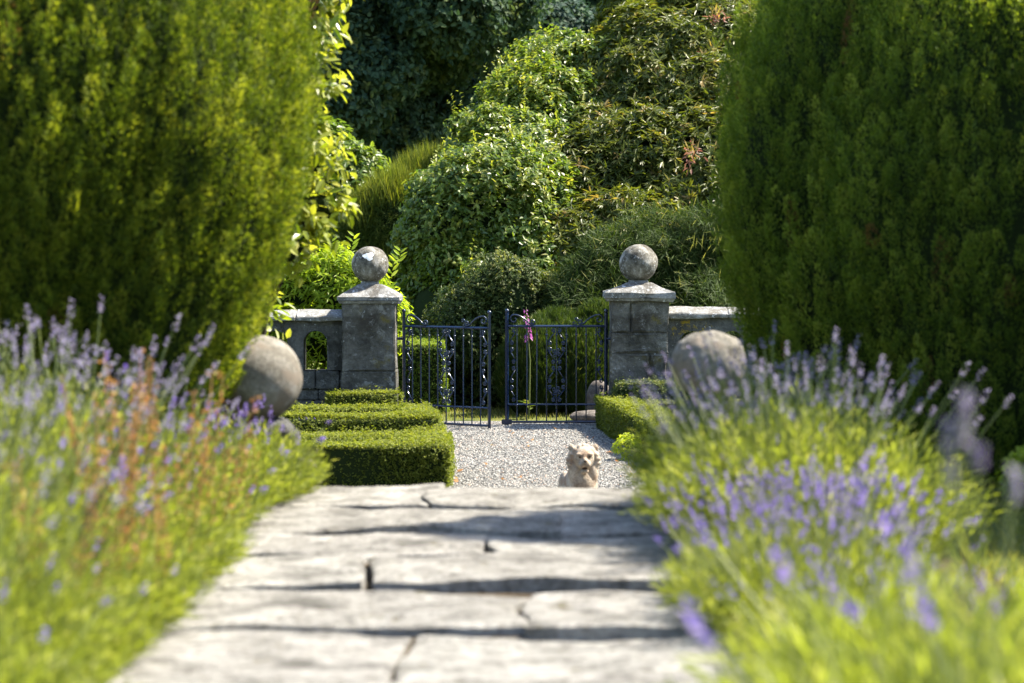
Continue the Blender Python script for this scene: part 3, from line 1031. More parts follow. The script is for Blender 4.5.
yew(-2.55, 11.2, 0, [(0, .85), (.2, 1.06), (.4, 1.18), (.55, 1.26), (.69, 1.33), (.88, 1.40), (1.11, 1.49), (1.34, 1.57), (1.57, 1.63), (1.8, 1.66), (2.0, 1.66), (2.27, 1.62), (2.6, 1.53), (3.0, 1.36), (3.4, 1.13), (3.8, .85), (4.1, .58), (4.4, .12)],
    'broad clipped yew with a sunlit edge overhanging the smooth stone ball', 2, M['yew'], 5200)
yew(3.2, 13.9, GZ, [(0, 1.72), (0.5, 1.84), (0.9, 1.9), (1.358, 1.931), (1.671, 2.01), (1.95, 2.032), (2.285, 2.021), (2.62, 1.976), (2.955, 1.92), (3.312, 1.809), (3.569, 1.63), (3.848, 1.384), (4.295, 1.061), (4.741, 0.782), (5.188, 0.514), (5.634, 0.067)],
    'shaded upright yew of dark green plumes beside the flattened stone ball', 8, M['yew_dark'], 6200)
yew(3.95, 10.55, 0, [(0, 1.0), (.5, 1.25), (1.2, 1.35), (2.2, 1.3), (3.2, 1.1), (4.2, .86), (4.9, .62), (5.4, .48), (5.8, .34), (6.1, .12)],
    'tall slender yew on the dry lawn whose pointed top shades the path', 15, M['yew_dark'], 2600)


# ------------------------------------------------------------------ clipped box hedges
def hedge(bars, h, label, seed, origin, mat=None, name='box_hedge', dens=5200, zb=GZ):
    """bars: footprint polygons (4 corners, counter-clockwise from near-left)"""
    rng = np.random.default_rng(seed)
    acc = Acc()
    O = np.array([*origin, 0.0])
    nz = Noise(seed, 5.0)
    for bi, b in enumerate(bars):
        Q = np.array([(x, y, 0) for x, y in b], float) - O
        hh = h - .004 * bi
        cen = Q.mean(0)
        inn = cen + (Q - cen) * (1 - .03 / np.maximum(np.linalg.norm(Q - cen, axis=1, keepdims=True), .1))
        top = inn + [0, 0, hh - .03]
        bot = inn + [0, 0, -.01]
        acc.add(np.concatenate([bot, top]), [(3, 2, 1, 0), (4, 5, 6, 7), (0, 1, 5, 4), (1, 2, 6, 5), (2, 3, 7, 6), (3, 0, 4, 7)], .2, 1)
        faces = []
        for j in range(4):
            p, q = Q[j], Q[(j + 1) % 4]
            e = q - p
            nn = nrm(np.array([[e[1], -e[0], 0.0]]))[0]
            faces.append((p, e, np.array([0, 0, hh]), nn, np.linalg.norm(e) * hh))
        L1 = (np.linalg.norm(Q[1] - Q[0]) + np.linalg.norm(Q[2] - Q[3])) / 2
        L2 = (np.linalg.norm(Q[3] - Q[0]) + np.linalg.norm(Q[2] - Q[1])) / 2
        for p, e, f, nn, ar in faces:
            n = int(ar * dens * (1 if nn[1] < .5 else .25))
            u, v_ = rng.random(n)[:, None], rng.random(n)[:, None]
            P = p + e * u + f * v_
            P = P + nn * (.020 * nz(P)[:, None] + rng.normal(0, .010, (n, 1)) - .006)
            P[:, 2] = np.maximum(P[:, 2], .004)
            N = np.broadcast_to(nn, (n, 3))
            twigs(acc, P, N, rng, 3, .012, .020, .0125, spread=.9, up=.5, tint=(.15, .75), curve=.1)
        n = int(L1 * L2 * dens)
        u, v_ = rng.random(n)[:, None], rng.random(n)[:, None]
        P = (Q[0] * (1 - u) + Q[1] * u) * (1 - v_) + (Q[3] * (1 - u) + Q[2] * u) * v_ + [0, 0, hh]
        P[:, 2] += .019 * nz(P * [1, 1, 0]) + rng.normal(0, .008, n) - .006 + (rng.random(n) < .05) * rng.uniform(.01, .05, n)
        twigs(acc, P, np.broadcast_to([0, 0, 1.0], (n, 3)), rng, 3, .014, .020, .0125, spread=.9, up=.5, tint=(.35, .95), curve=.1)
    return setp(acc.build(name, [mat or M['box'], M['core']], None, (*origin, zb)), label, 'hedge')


hedge([[(-1.95, 17.98), (-.485, 18.12), (-.49, 18.62), (-1.95, 18.5)],
       [(-1.95, 18.85), (-.85, 18.95), (-.85, 19.35), (-1.95, 19.3)],
       [(-.86, 18.55), (-.49, 18.6), (-.545, 19.55), (-.86, 19.4)]], .335,
      'front clipped box hedge with a sheer dark face, at the foot of the steps', 31, (-1.2, 18.6))
hedge([[(-2.5, 20.6), (-.622, 20.62), (-.64, 21.0), (-2.5, 21.0)],
       [(-.99, 20.98), (-.645, 20.98), (-.80, 22.75), (-1.02, 22.6)],
       [(-2.5, 21.95), (-1.0, 22.1), (-1.0, 22.5), (-2.5, 22.4)]], .335,
      'middle box hedge with a flat sunlit corner, enclosing a strip of small lavender', 33, (-1.2, 21.4))
hedge([[(-1.80, 23.40), (-1.11, 23.42), (-1.10, 23.72), (-1.80, 23.70)]], .36,
      'short block of box hedge at the foot of the narrower gate pier', 35, (-1.5, 23.55))
hedge([[(1.24, 19.2), (1.60, 19.2), (1.14, 23.65), (.83, 23.7)],
       [(1.12, 22.95), (2.4, 22.9), (2.4, 23.2), (1.13, 23.25)]], .33,
      'long box hedge beside the gravel, casting a dark shadow on it', 37, (1.2, 21.5))
hedge([[(1.0, 23.42), (2.3, 23.40), (2.3, 23.66), (1.0, 23.68)]], .43,
      'low shaded box hedge at the foot of the wider gate pier', 39, (1.6, 23.55), M['variegated'])


# ================================================================== TREES AND SHRUBS BEHIND
def tree(name, lobes, label, seed, mat, n, L, Wd, k=6, group=None, base_y=None, tl=.35, core=.72):
    rng = np.random.default_rng(seed)
    cen = np.mean([c for c, r in lobes], axis=0)
    by = base_y or cen[1] + 1
    root = np.array([cen[0], by, GZ])
    rt = empty(name, tuple(root), label=label, cat='tree', group=group)
    P, N = shell(lobes, n, rng, .45, .16, .8, seed, .25, .5)
    acc = Acc()
    twigs(acc, P - root, N, rng, k, tl, L, Wd, up=.1, droop=.5, jit=.5, tint=(.1, .85))
    Vn, Fn = ICO[3]
    nz = Noise(seed, 2.0)
    for c, r in lobes:
        V_ = c + Vn * r * (core * (1 + .12 * nz(Vn * 1.6 + c)))[:, None]
        V_[:, 2] = np.maximum(V_[:, 2], GZ + .3)
        acc.add(V_ - root, Fn, .2, 1, True)
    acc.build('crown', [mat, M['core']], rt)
    ac = Acc()
    topz = max(c[2] for c, r in lobes) - GZ
    tube(ac, [(0, 0, -.1), (.1, 0, topz * .25), (-.1, .1, topz * .55), (0, 0, topz * .95)], [.42, .33, .24, .06], 10)
    for c, r in lobes:
        e = c - root
        z0 = max(.8, e[2] * .45)
        tube(ac, [(0, 0, z0), e * [.5, .5, 1] * [1, 1, .8], e], [.14, .09, .03], 6)
    ac.build('trunk', M['bark'], rt)
    return rt


def blobs(px, py, rp, d, n, seed, sq=.8):
    """a crown as many lobes scattered about one centre"""
    r_ = np.random.default_rng(seed)
    o = []
    for k in range(n):
        a_, q = r_.uniform(0, 6.28), math.sqrt(r_.random()) * rp
        o.append((px + q * math.cos(a_), py + q * math.sin(a_) * sq, rp * r_.uniform(.26, .44), d + r_.uniform(-1, 1) * rp / F * d * .5, r_.uniform(.6, .85)))
    return lobes_px(o)


tree('broadleaf_tree', blobs(500, 60, 190, 50, 26, 1), 'dark blue green broadleaf tree filling the gap between the yews, behind the sunlit bush', 61, M['oak'], 30000, .135, .085)
tree('broadleaf_tree', blobs(330, 20, 170, 46, 20, 2), 'shaded broadleaf tree behind the edge of the broad yew, above the golden shrub', 62, M['oak2'], 22000, .13, .08)
tree('broadleaf_tree', blobs(690, -10, 200, 56, 22, 3), 'dark broadleaf tree rising behind the red tipped shrub', 63, M['oak2'], 14000, .15, .095)
tree('broadleaf_tree', blobs(130, 10, 240, 58, 22, 4), 'dark broadleaf tree hidden mostly behind the broad yew', 64, M['oak'], 6000, .26, .16)
tree('broadleaf_tree', blobs(930, 0, 260, 60, 22, 5), 'dark broadleaf tree hidden mostly behind the shaded upright yew', 65, M['oak'], 6000, .26, .16)

# far wood behind everything (one mass)
rngw = np.random.default_rng(9)
lw = []
for k in range(46):
    x = -34 + k * 1.5 + rngw.uniform(-.6, .6)
    for zc in (1.0, 4.5, 8.2, 11.5):
        lw.append((np.array([x + rngw.uniform(-1, 1), 78 + rngw.uniform(-3, 3), zc + rngw.uniform(-.8, .8)]), np.array([2.6, 2.2, 2.5]) * rngw.uniform(.8, 1.25)))
acc = Acc()
P, N = shell(lw, 14000, rngw, .4, .2, .6, 4, .1, .5)
twigs(acc, P, N, rngw, 4, .5, .5, .34, tint=(.1, .8), droop=.5, jit=.5)
Vn, Fn = ICO[2]
for c, r in lw:
    acc.add(c + Vn * r * .85, Fn, .2, 1, True)
setp(acc.build('woodland', [M['oak'], M['core']]), kind='stuff')

# lower dark undergrowth tree with a few bright leaves beside the golden shrub
shrub('holly_bush', lobes_px([(345, 215, 46, 36, 1.3), (310, 180, 45, 36.5, 1.2), (372, 200, 30, 37), (300, 260, 55, 36)]), 'dark glossy bush with a few bright leaves, behind the golden shrub', 'bush', 71, M['laurel'], 3600, 5, .14, .12, .06, tint=(.05, .7), rough=.2)

# juniper with a bristly top
def bristles(acc, rng, P, N):
    s = (N[:, 2] > .35)
    Q = np.repeat(P[s], 3, 0)
    n = len(Q)
    D = nrm(np.stack([rng.normal(0, .25, n), rng.normal(0, .25, n), np.ones(n)], 1))
    blade(acc, Q, D, rng.normal(size=(n, 3)), rng.uniform(.12, .38, n), .012, rng.uniform(.5, 1, n))


shrub('juniper_bush', lobes_px([(400, 235, 48, 31, 1.25), (432, 215, 50, 31.5, 1.2), (372, 255, 40, 31, 1.3), (425, 300, 60, 31, 1.1)]), 'bristly topped dark bush between the golden shrub and the glossy leaved bush', 'bush', 72, M['juniper'], 16000, 6, .06, .075, .010, form='blade', up=1.2, tint=(.05, .7), extra=bristles, core=.74)

# the big glossy bush: rises from left to right
def shoots(acc, rng, P, N):
    s = np.where((N[:, 2] > .45))[0]
    s = rng.choice(s, min(260, len(s)), replace=False)
    for i in s:
        ln = rng.uniform(.14, .5)
        ax = nrm(np.array([[rng.normal(0, .25), rng.normal(0, .2), 1.0]]))[0]
        m = int(ln / .03)
        t = np.linspace(.1, 1, m)
        Q = P[i] + ax * (t * ln)[:, None]
        rd = nrm(rng.normal(size=(m, 3)))
        leaf(acc, Q, nrm(rd + ax * .7), nrm(ax + rd * .3), .075 * (1.15 - .5 * t), .040 * (1.15 - .5 * t), rng.uniform(.75, 1, m))


shrub('laurel_bush', sprout(lobes_px([(482, 245, 74, 29.4, 1.15), (498, 198, 76, 30.4, 1.1), (545, 172, 82, 31.5, 1.1), (592, 150, 96, 32.8, 1.08), (470, 320, 70, 28.9, 1.1), (530, 300, 90, 29.5, 1.1), (458, 212, 36, 29.6, 1.2)]), 150, 4, .09, .2, .94),
      'big glossy leaved green bush sloping up, its top sunlit, behind the gate', 'bush', 73, M['laurel'], 30000, 6, .11, .075, .040, tint=(.02, .98), rough=.17, freq=4.0, extra=shoots, r0=.05, core=.82, ncore=7)

# pieris / rhododendron: long leaves in rosettes, red young tips
def red_tips(acc, rng, P, N):
    root = None
    for (px, py, d) in RED:
        Q = np.array(at(px, py, d)) - CUR
        m = 30
        rd = nrm(rng.normal(size=(m, 3)) + [0, -.5, -.3])
        leaf(acc, Q + rng.normal(size=(m, 3)) * .06, rd, rng.normal(size=(m, 3)) + [0, 0, 1], rng.uniform(.06, .13, m), .026, rng.uniform(0, 1, m), mat=2)
        # pale spent flower sprays above
        m = 14
        rd = nrm(rng.normal(size=(m, 3)) * .5 + [0, 0, 1])
        blade(acc, Q + rng.normal(size=(m, 3)) * .04 + [0, 0, .06], rd, rng.normal(size=(m, 3)), rng.uniform(.08, .2, m), .02, np.full(m, 1.0))


PL = [(655, 118, 100, 32.2, 1.1), (705, 84, 92, 32.6, 1.05), (655, 36, 58, 33.6, 1.0), (700, 10, 46, 33.8, 1.0), (592, 205, 62, 30.3, 1.1), (650, 225, 96, 30.6, 1.1), (712, 220, 96, 30.6, 1.1), (568, 268, 52, 29.2, 1.1), (620, 288, 80, 29.5, 1.1), (762, 120, 84, 32), (640, 82, 60, 32.9, 1.1), (640, 165, 72, 31.3, 1.1), (704, 152, 80, 31.5, 1.1), (598, 170, 56, 31.1, 1.1), (690, 60, 60, 33)]
PLL = sprout(lobes_px(PL), 120, 6, .12, .24, .92)
CUR = np.mean([c for c, r in PLL], axis=0); CUR = np.array([CUR[0], CUR[1], GZ])
RED = [(715, 20, 31.6), (690, 56, 31.2), (690, 156, 29.4)]
shrub('pieris_bush', PLL, 'tall dark bush of long leaf rosettes with red young tips, behind the wider pier', 'bush', 74, M['pieris'], 25000, 8, .05, .118, .030, tint=(.05, .9), rough=.10, freq=2.5, droop=.35, spread=.9, rosette=True, hi=.03, extra=red_tips, r0=.06, core=.82, ncore=15)
# yellow-green young tree top over it
shrub('young_maple', lobes_px([(640, 8, 22, 33.4, 1.2), (668, -4, 28, 33.8, 1.0), (630, -6, 22, 33.6, 1.0), (700, -6, 30, 34, .9), (635, 26, 15, 33.3, 1.2)]), 'yellow green sunlit sapling top poking above the red tipped bush', 'sapling', 75, M['maple'], 1500, 5, .10, .085, .036, tint=(.05, .75), droop=.8, core=None, r0=.012, depth=.6)

# feathery conifer behind the wider pier, with pale bare twigs
def pale_twigs(acc, rng, P, N):
    for k in range(46):
        px, py = rng.uniform(575, 735), rng.uniform(205, 290)
        if rng.random() < .7: px = rng.uniform(670, 735)
        Q = np.array(at(px, py, 25.85 + rng.uniform(0, .25))) - CUF
        m = 1
        D = nrm(np.array([[rng.normal(0, .7), -.3, abs(rng.normal(.5, .5))]]))
        ln = rng.uniform(.06, .2)
        blade(acc, Q[None], D, np.array([[0, -1.0, .2]]), ln, .007, 1.0, mid=.6)
        for j in range(5):
            blade(acc, (Q + D[0] * ln * (.2 + .15 * j))[None], nrm(D + rng.normal(size=(1, 3)) * .8), np.array([[0, -1.0, .2]]), rng.uniform(.02, .045), .006, .97, mid=.5)


FLL = sprout(lobes_px([(606, 285, 34, 26.6, 1.2), (650, 278, 40, 26.8, 1.1), (700, 262, 40, 26.8, 1.1), (735, 270, 46, 27, 1.1), (605, 330, 50, 26.5, 1.2), (690, 330, 70, 26.8), (672, 240, 22, 26.9), (583, 312, 28, 26.4, 1.3)]), 46, 8, .25, .55)
CUF = np.mean([c for c, r in FLL], axis=0); CUF = np.array([CUF[0], CUF[1], GZ])
shrub('feathery_conifer', FLL, 'dark feathery conifer with pale bare twigs, directly behind the wider gate pier', 'conifer', 76, M['feather'], 18000, 7, .18, .14, .009, form='blade', up=.2, droop=.6, spread=.75, tint=(.05, .9), rough=.28, freq=5, depth=.4, core=.70, ncore=8, extra=pale_twigs)

# pale-tipped shrub seen through and above the gate
def pale_tips(acc, rng, P, N):
    s = rng.choice(len(P), 260, replace=False)
    for i in s:
        m = 9
        D = nrm(N[i] * .5 + rng.normal(size=(m, 3)) * .6 + [-.2, 0, .7])
        leaf(acc, P[i] + N[i] * .03 + rng.normal(size=(m, 3)) * .015, D, rng.normal(size=(m, 3)) + [0, 0, 1], .035, .016, rng.uniform(.92, 1, m))


shrub('variegated_bush', sprout(lobes_px([(505, 310, 44, 26.6, 1.2), (470, 345, 40, 26.5, 1.3), (540, 320, 38, 26.8, 1.2), (500, 380, 50, 26.8, 1.1), (455, 400, 36, 26.9)]), 24, 9), 'small leaved bush with cream tips rising above the meeting of the gate leaves', 'bush', 77, M['variegated'], 13000, 4, .05, .036, .02, tint=(.05, .75), rough=.13, freq=6, extra=pale_tips, ncore=5, core=.78)

# soft upright bush close behind the shut leaf
shrub('heather_bush', lobes_px([(535, 380, 34, 25.5, 1.5), (575, 375, 36, 25.6, 1.4), (600, 350, 30, 25.8, 1.5), (560, 345, 30, 25.8)]), 'upright fine needled green bush close behind the shut gate leaf', 'bush', 78, M['feather'], 9500, 6, .05, .075, .007, form='blade', up=2.2, out=.5, droop=.1, spread=.4, tint=(.1, .85), rough=.1)
hedge([[(-1.3, 25.6), (-.72, 25.6), (-.72, 26.6), (-1.6, 26.6)]], 0.72, 'clipped dark green hedge seen through the gate leaf standing ajar', 79, (-1.0, 26.1), M['yew_dark'], 'clipped_hedge', 3000)

# bright shrub behind the pierced wall
def lime_shoots(acc, rng, P, N):
    for (px, py, d, ln) in ((390, 282, 25.0, .22), (398, 266, 25.1, .16), (386, 300, 25.0, .16), (330, 262, 25.2, .25), (310, 258, 25.2, .25), (350, 255, 25.2, .2)):
        b = np.array(at(px, py, d)) - CUL
        m = 7
        t = np.linspace(.1, 1, m)
        ax = nrm(np.array([[rng.normal(.15, .3), 0, 1.0]]))[0]
        rd = nrm(np.stack([np.where(np.arange(m) % 2, 1, -1) * 1.0, rng.normal(0, .5, m), np.full(m, 1.1)], 1))
        leaf(acc, b + ax * (t * ln)[:, None], rd, np.array([0, -.8, .6]) + rng.normal(size=(m, 3)) * .3, .115 * (1.1 - .3 * t), .036, rng.uniform(.5, .9, m))


LLL = lobes_px([(335, 285, 36, 25.4, 1.1), (300, 285, 34, 25.5, 1.1), (270, 285, 36, 25.6), (365, 292, 30, 25.3), (385, 315, 24, 25.2, 1.2), (330, 335, 60, 25.6, .9), (270, 340, 60, 25.7, .9), (225, 300, 46, 25.7)])
CUL = np.mean([c for c, r in LLL], axis=0); CUL = np.array([CUL[0], CUL[1], GZ])
shrub('lime_bush', LLL, 'bright lime green bush glowing behind the pierced wall and narrower pier', 'bush', 80, M['lime'], 4200, 6, .10, .075, .022, tint=(.1, .8), up=.8, rough=.18, freq=5, extra=lime_shoots, core=.62, depth=.45)

# golden large-leaved shrub beyond the broad yew
shrub('golden_shrub', lobes_px([(300, 30, 34, 14.4, 1.3), (295, 95, 40, 14.3, 1.2), (296, 160, 40, 14.3, 1.1), (312, 212, 34, 14.2, .9), (280, 240, 40, 14.1, .9), (215, 120, 80, 15, 1.6), (300, 0, 30, 14.3), (180, 330, 70, 15, 1.3), (170, 440, 70, 15, 1.3)]),
      'golden large leaved shrub shining past the edge of the broad yew', 'shrub', 81, M['golden'], 1500, 5, .14, .085, .045, tint=(.2, .98), rough=.2, freq=5, core=.62, depth=.5, back=.5, root_px=-2.15)


# ------------------------------------------------------------------ small things behind the gate
def rock(name, loc, rad, label, seed, cat='rock'):
    Vn, Fn = ICO[4]
    nz, nz2 = Noise(seed, 1.8), Noise(seed + 1, 6)
    acc = Acc()
    V_ = Vn * np.array(rad) * (1 + .10 * nz(Vn) + .03 * nz2(Vn))[:, None]
    acc.add(V_, Fn, .5, 0, True)
    o = acc.build(name, M['rock'], None, loc)
    return setp(o, label, cat)


p = at(598, 392, 24.75)
rock('boulder', (p.x, 24.75, GZ + .19), (.13, .12, .23), 'upright rounded boulder behind the hinge side of the shut gate leaf', 3, 'boulder')
p = at(590, 417, 24.75)
rock('flat_stone', (p.x, 24.6, GZ + .05), (.22, .14, .075), 'flat pale stone lying low behind the shut gate leaf', 6, 'stone')
for i, (px, py, d, r, lab) in enumerate(((300, 470, 10.9, (.07, .06, .055), 'pale knobbly stone at the path corner, against the hedge'), (288, 480, 10.7, (.06, .05, .04), 'small pale stone at the path corner beside the lavender'), (312, 481, 11.0, (.045, .04, .03), 'smallest pale stone at the very end of the path edge'))):
    q = at(px, py, d)
    rock('edging_stone', (q.x, d, max(.0, q.z - r[2] * .0)), r, lab, 20 + i, 'stone')['group'] = 'stones at the path corner'

# foxglove
rt = empty('foxglove', (at(529, 420, 24.9).x, 24.9, GZ), label='single purple foxglove spire behind the shut gate leaf', cat='flower')
ac = Acc(); tube(ac, [(0, 0, 0), (.01, 0, .6), (-.03, 0, 1.16)], [.009, .007, .003], 6, .5); ac.build('stem', M['stalk'], rt)
rg = np.random.default_rng(4)
ac = Acc(); m = 46
t = rg.random(m); ph = rg.uniform(0, 6.28, m)
P = np.stack([.0 - .035 * t + .012 * np.cos(ph), .012 * np.sin(ph), .80 + .34 * t], 1)
D = np.stack([np.cos(ph), np.sin(ph), -.6 + 0 * ph], 1)
leaf(ac, P, D, np.array([0, 0, 1.0]) + rg.normal(size=(m, 3)) * .3, .05 * (1.15 - .75 * t), .032 * (1.1 - .7 * t), rg.random(m))
ac.build('flowers', M['foxglove'], rt)
ac = Acc(); m = 10
ph = rg.uniform(0, 6.28, m)
leaf(ac, np.stack([0 * ph, 0 * ph, rg.uniform(.02, .18, m)], 1), np.stack([np.cos(ph), np.sin(ph), .4 + 0 * ph], 1), np.tile([0, 0, 1.0], (m, 1)), .13, .045, rg.random(m)); ac.build('leaves', M['juniper'], rt)

# grass: lawn beyond the gate, terrace lawn beside the lavender
def grass(name, regions, seed, hgt, tint):
    rng = np.random.default_rng(seed)
    acc = Acc()
    for x0, x1, y0, y1, z, n in regions:
        P = np.stack([rng.uniform(x0, x1, n), rng.uniform(y0, y1, n), np.full(n, z - .003)], 1)
        D = nrm(np.stack([rng.normal(0, .4, n), rng.normal(0, .4, n), np.ones(n)], 1))
        blade(acc, P, D, rng.normal(size=(n, 3)), rng.uniform(.4, 1.2, n) * hgt, .007, rng.uniform(*tint, n), mid=.3)
    setp(acc.build(name, M['grass']), kind='stuff')


grass('grass', [(-1.3, 1.6, 24.7, 34, GZ, 16000), (-4, -1.7, 19, 24.0, GZ, 5000), (1.6, 3.6, 6.0, 11.3, 0, 15000)], 12, .06, (.2, 1))
grass('weeds', [(-.7, -.45, 17.5, 20.5, GZ, 700), (.95, 1.25, 19, 23, GZ, 500)], 13, .06, (.3, .9))


# ================================================================== LAVENDER
def lavender(name, seed, h, r, nf, spike, fmat, nblade=2600, stalk=.28, dens=16, fol=None):
    """a mound of narrow grey-green leaves with stalked flower spikes"""
    rng = np.random.default_rng(seed)
    rt = empty(name, (0, 0, 0))
    acc = Acc()
    # leafy shoots
    n = nblade // 13
    ph = rng.uniform(0, 6.28, n); q = np.sqrt(rng.random(n))
    tilt = q * .95
    ax = nrm(np.stack([np.cos(ph) * tilt, np.sin(ph) * tilt, 1.15 - .45 * q], 1) + rng.normal(size=(n, 3)) * .12)
    b = np.stack([np.cos(ph) * q * r * .55, np.sin(ph) * q * r * .55, np.full(n, .02)], 1)
    ln = h * rng.uniform(.55, 1.0, n) * (1 - .25 * q)
    base_t = np.clip(rng.normal(.5, .27, n), 0, 1)
    for j in range(13):
        t = .25 + .75 * (j + rng.random(n)) / 13
        P = b + ax * (ln * t)[:, None]
        rd = nrm(np.cross(ax, rng.normal(size=(n, 3))))
        D = nrm(ax + rd * .65)
        blade(acc, P, D, rng.normal(size=(n, 3)), rng.uniform(.032, .068, n), rng.uniform(.0042, .0075, n), np.clip(base_t + rng.normal(0, .15, n), 0, 1), mid=.45)
    # stalks + spikes
    afl = Acc()
    for i in range(nf):
        p_ = rng.uniform(0, 6.28); qq = math.sqrt(rng.random())
        a3 = nrm((np.array([math.cos(p_) * qq * .62, math.sin(p_) * qq * .62, 1.0]) + rng.normal(size=3) * .08)[None])[0]
        b3 = np.array([math.cos(p_) * qq * r * .5, math.sin(p_) * qq * r * .5, .03])
        L_ = (h * .75 + stalk * rng.uniform(.6, 1.25)) * (1 - .12 * qq)
        bend = np.array([math.cos(p_), math.sin(p_), 0]) * .06 * qq
        s0 = b3 + a3 * L_ * .4; s1 = b3 + a3 * L_ * .75 + bend * .5; s2 = b3 + a3 * L_ + bend
        tube(acc, [s0, s1, s2], .0022, 4, rng.random(), 1, cap=False)
        sl = spike * rng.uniform(.65, 1.3)
        d3 = nrm((s2 - s1)[None])[0]
        m = dens
        t = np.sort(rng.random(m)); pa = rng.uniform(0, 6.28, m)
        u = nrm(np.cross(d3, [.3, .9, .1])[None])[0]; v_ = np.cross(d3, u)
        rd = u[None] * np.cos(pa)[:, None] + v_[None] * np.sin(pa)[:, None]
        P = s2 + d3 * (sl * t)[:, None] + rd * .003
        leaf(afl, P, nrm(rd + d3 * .8), rd + d3 * -.5, .0125 * (1.15 - .5 * t), .008, np.clip(rng.normal(.5, .25, m), 0, 1), curve=0)
    acc.build('foliage', [fol or M['lav'], M['stalk']], rt)
    afl.build('blossoms', fmat, rt)
    return rt


GL = 'lavender in the wide bed under the broad yew'
GR = 'lavender in the narrow bed between path and lawn'
LBL_L = 'lavender plant in the wide bed mixed with rusty seed stalks, under the broad yew'
LBL_R = 'lavender plant in the narrow bed between the path and the dry lawn strip'

lavA = lavender('lavender_plant', 201, .54, .36, 22, .05, M['lav_fl'], nblade=7800, stalk=.24)
lavB = lavender('lavender_plant', 202, .60, .38, 27, .055, M['lav_pale'], nblade=10400, stalk=.24)
lavC = lavender('lavender_plant', 203, .40, .36, 54, .055, M['lav_fl'], stalk=.22, dens=20, nblade=7800)
lavD = lavender('lavender_plant', 204, .34, .30, 5, .045, M['lav_fl'], stalk=.12, nblade=6200)
rng = np.random.default_rng(77)
protos = {'A': lavA, 'B': lavB, 'C': lavC, 'D': lavD}
used = set()


def put(kind, x, y, s, lab, grp, z=0.0, sz_=1.0):
    o = protos[kind]
    rz = rng.uniform(0, 6.28)
    if kind in used:
        o = copy_tree(o, (x, y, z), rz, (s, s, s * sz_))
    else:
        used.add(kind)
        o.location = (x, y, z); o.rotation_euler = (0, 0, rz); o.scale = (s, s, s * sz_)
    setp(o, lab, 'lavender', grp)
    return o


# wide bed (broad yew side): tall at the back, low cushions along the path edge
for y in np.arange(5.4, 10.0, .50):
    put('D', -1.25 + rng.uniform(-.03, .04), y, rng.uniform(.85, 1.1), LBL_L, GL)
for (x, y, s) in ((-1.18, 10.1, 1.0), (-1.13, 10.45, .95), (-1.06, 10.75, .68), (-1.16, 10.95, .95), (-1.30, 10.9, 1.1), (-1.28, 10.4, .9), (-1.22, 10.8, .8), (-1.45, 10.6, .9)):
    put('D', x, y, s, LBL_L, GL)
for y in np.arange(5.9, 10.0, .50):
    put('A' if rng.random() < .5 else 'B', -1.46 + rng.uniform(-.05, .05), y, rng.uniform(.92, 1.05) * (1.0 if y < 9.2 else .8), LBL_L, GL)
for y in np.arange(6.6, 9.4, .52):
    put('B', -1.72 + rng.uniform(-.05, .05), y, rng.uniform(1.10, 1.24), LBL_L, GL)
for y in np.arange(7.4, 9.4, .6):
    put('B', -2.1 + rng.uniform(-.05, .05), y, rng.uniform(1.12, 1.25), LBL_L, GL)

# narrow bed (path to lawn)
for (k, x, y, s) in (('D', .98, 10.4, 1.0), ('D', 1.2, 10.2, 1.05), ('B', .98, 9.6, .92), ('B', .92, 9.65, .86), ('B', .94, 9.9, .95), ('B', 1.06, 10.05, 1.05), ('B', 1.16, 9.5, .95), ('B', .96, 9.0, .84), ('B', 1.12, 8.95, 1.08), ('D', 1.24, 8.8, 1.0), ('B', .95, 8.4, .98), ('B', 1.15, 8.4, 1.0), ('A', .84, 8.3, .66), ('D', .95, 9.3, .9), ('C', .94, 9.5, .66), ('C', .90, 8.2, .70), ('B', .92, 8.8, .92), ('B', 1.0, 8.6, 1.02),
                     ('C', .78, 7.6, .74), ('C', 1.02, 7.6, .85), ('C', 1.12, 7.9, .72), ('C', .76, 6.95, .70), ('C', .98, 6.95, .76), ('D', .74, 7.2, .9), ('A', .80, 6.3, .56), ('C', .98, 6.2, .64),
                     ('D', .84, 5.5, 1.0), ('B', .92, 5.5, .56), ('D', .92, 5.7, .9), ('D', .84, 4.9, 1.1), ('D', .90, 4.8, 1.6), ('D', .9, 5.0, 1.0), ('D', .82, 4.2, 1.7), ('D', .92, 4.2, 1.45), ('D', .84, 3.7, 1.55)):
    put(k, x, y, s, LBL_R, GR)
# small lavender inside the middle hedge
put('C', -1.78, 21.5, .42, 'tiny lavender with mauve spikes enclosed by the middle box hedge', None, GZ, 1.15)

# a few tall bare lavender stalks very close on the right
rt = empty('lavender_stalks', (.60, 3.25, 0), label='tall blurred lavender stalks standing close before the shaded upright yew', cat='lavender')
ast, afl = Acc(), Acc()
rg = np.random.default_rng(8)
for (px, py, d, sl) in ((965, 392, 3.3, .075), (949, 425, 3.3, .09), (978, 450, 3.2, .03), (1015, 470, 3.5, .05)):
    q = np.array(at(px, py, d)) - [.60, 3.25, 0]
    b = np.array([rg.uniform(-.03, .05), rg.uniform(-.05, .05), 0.0])
    tube(ast, [b, (b + q) / 2 + [.01, 0, 0], q], .0025, 5, .5, cap=False)
    m = 40
    t = rg.random(m); pa = rg.uniform(0, 6.28, m)
    rd = np.stack([np.cos(pa), np.sin(pa), 0 * pa], 1)
    leaf(afl, q - np.array([0, 0, 1.0]) * (sl * t)[:, None], rd + [0, 0, .8], rd - [0, 0, .4], .016, .013, rg.uniform(.3, 1, m), curve=0)
ast.build('foliage', M['stalk'], rt); afl.build('blossoms', M['lav_pale'], rt)

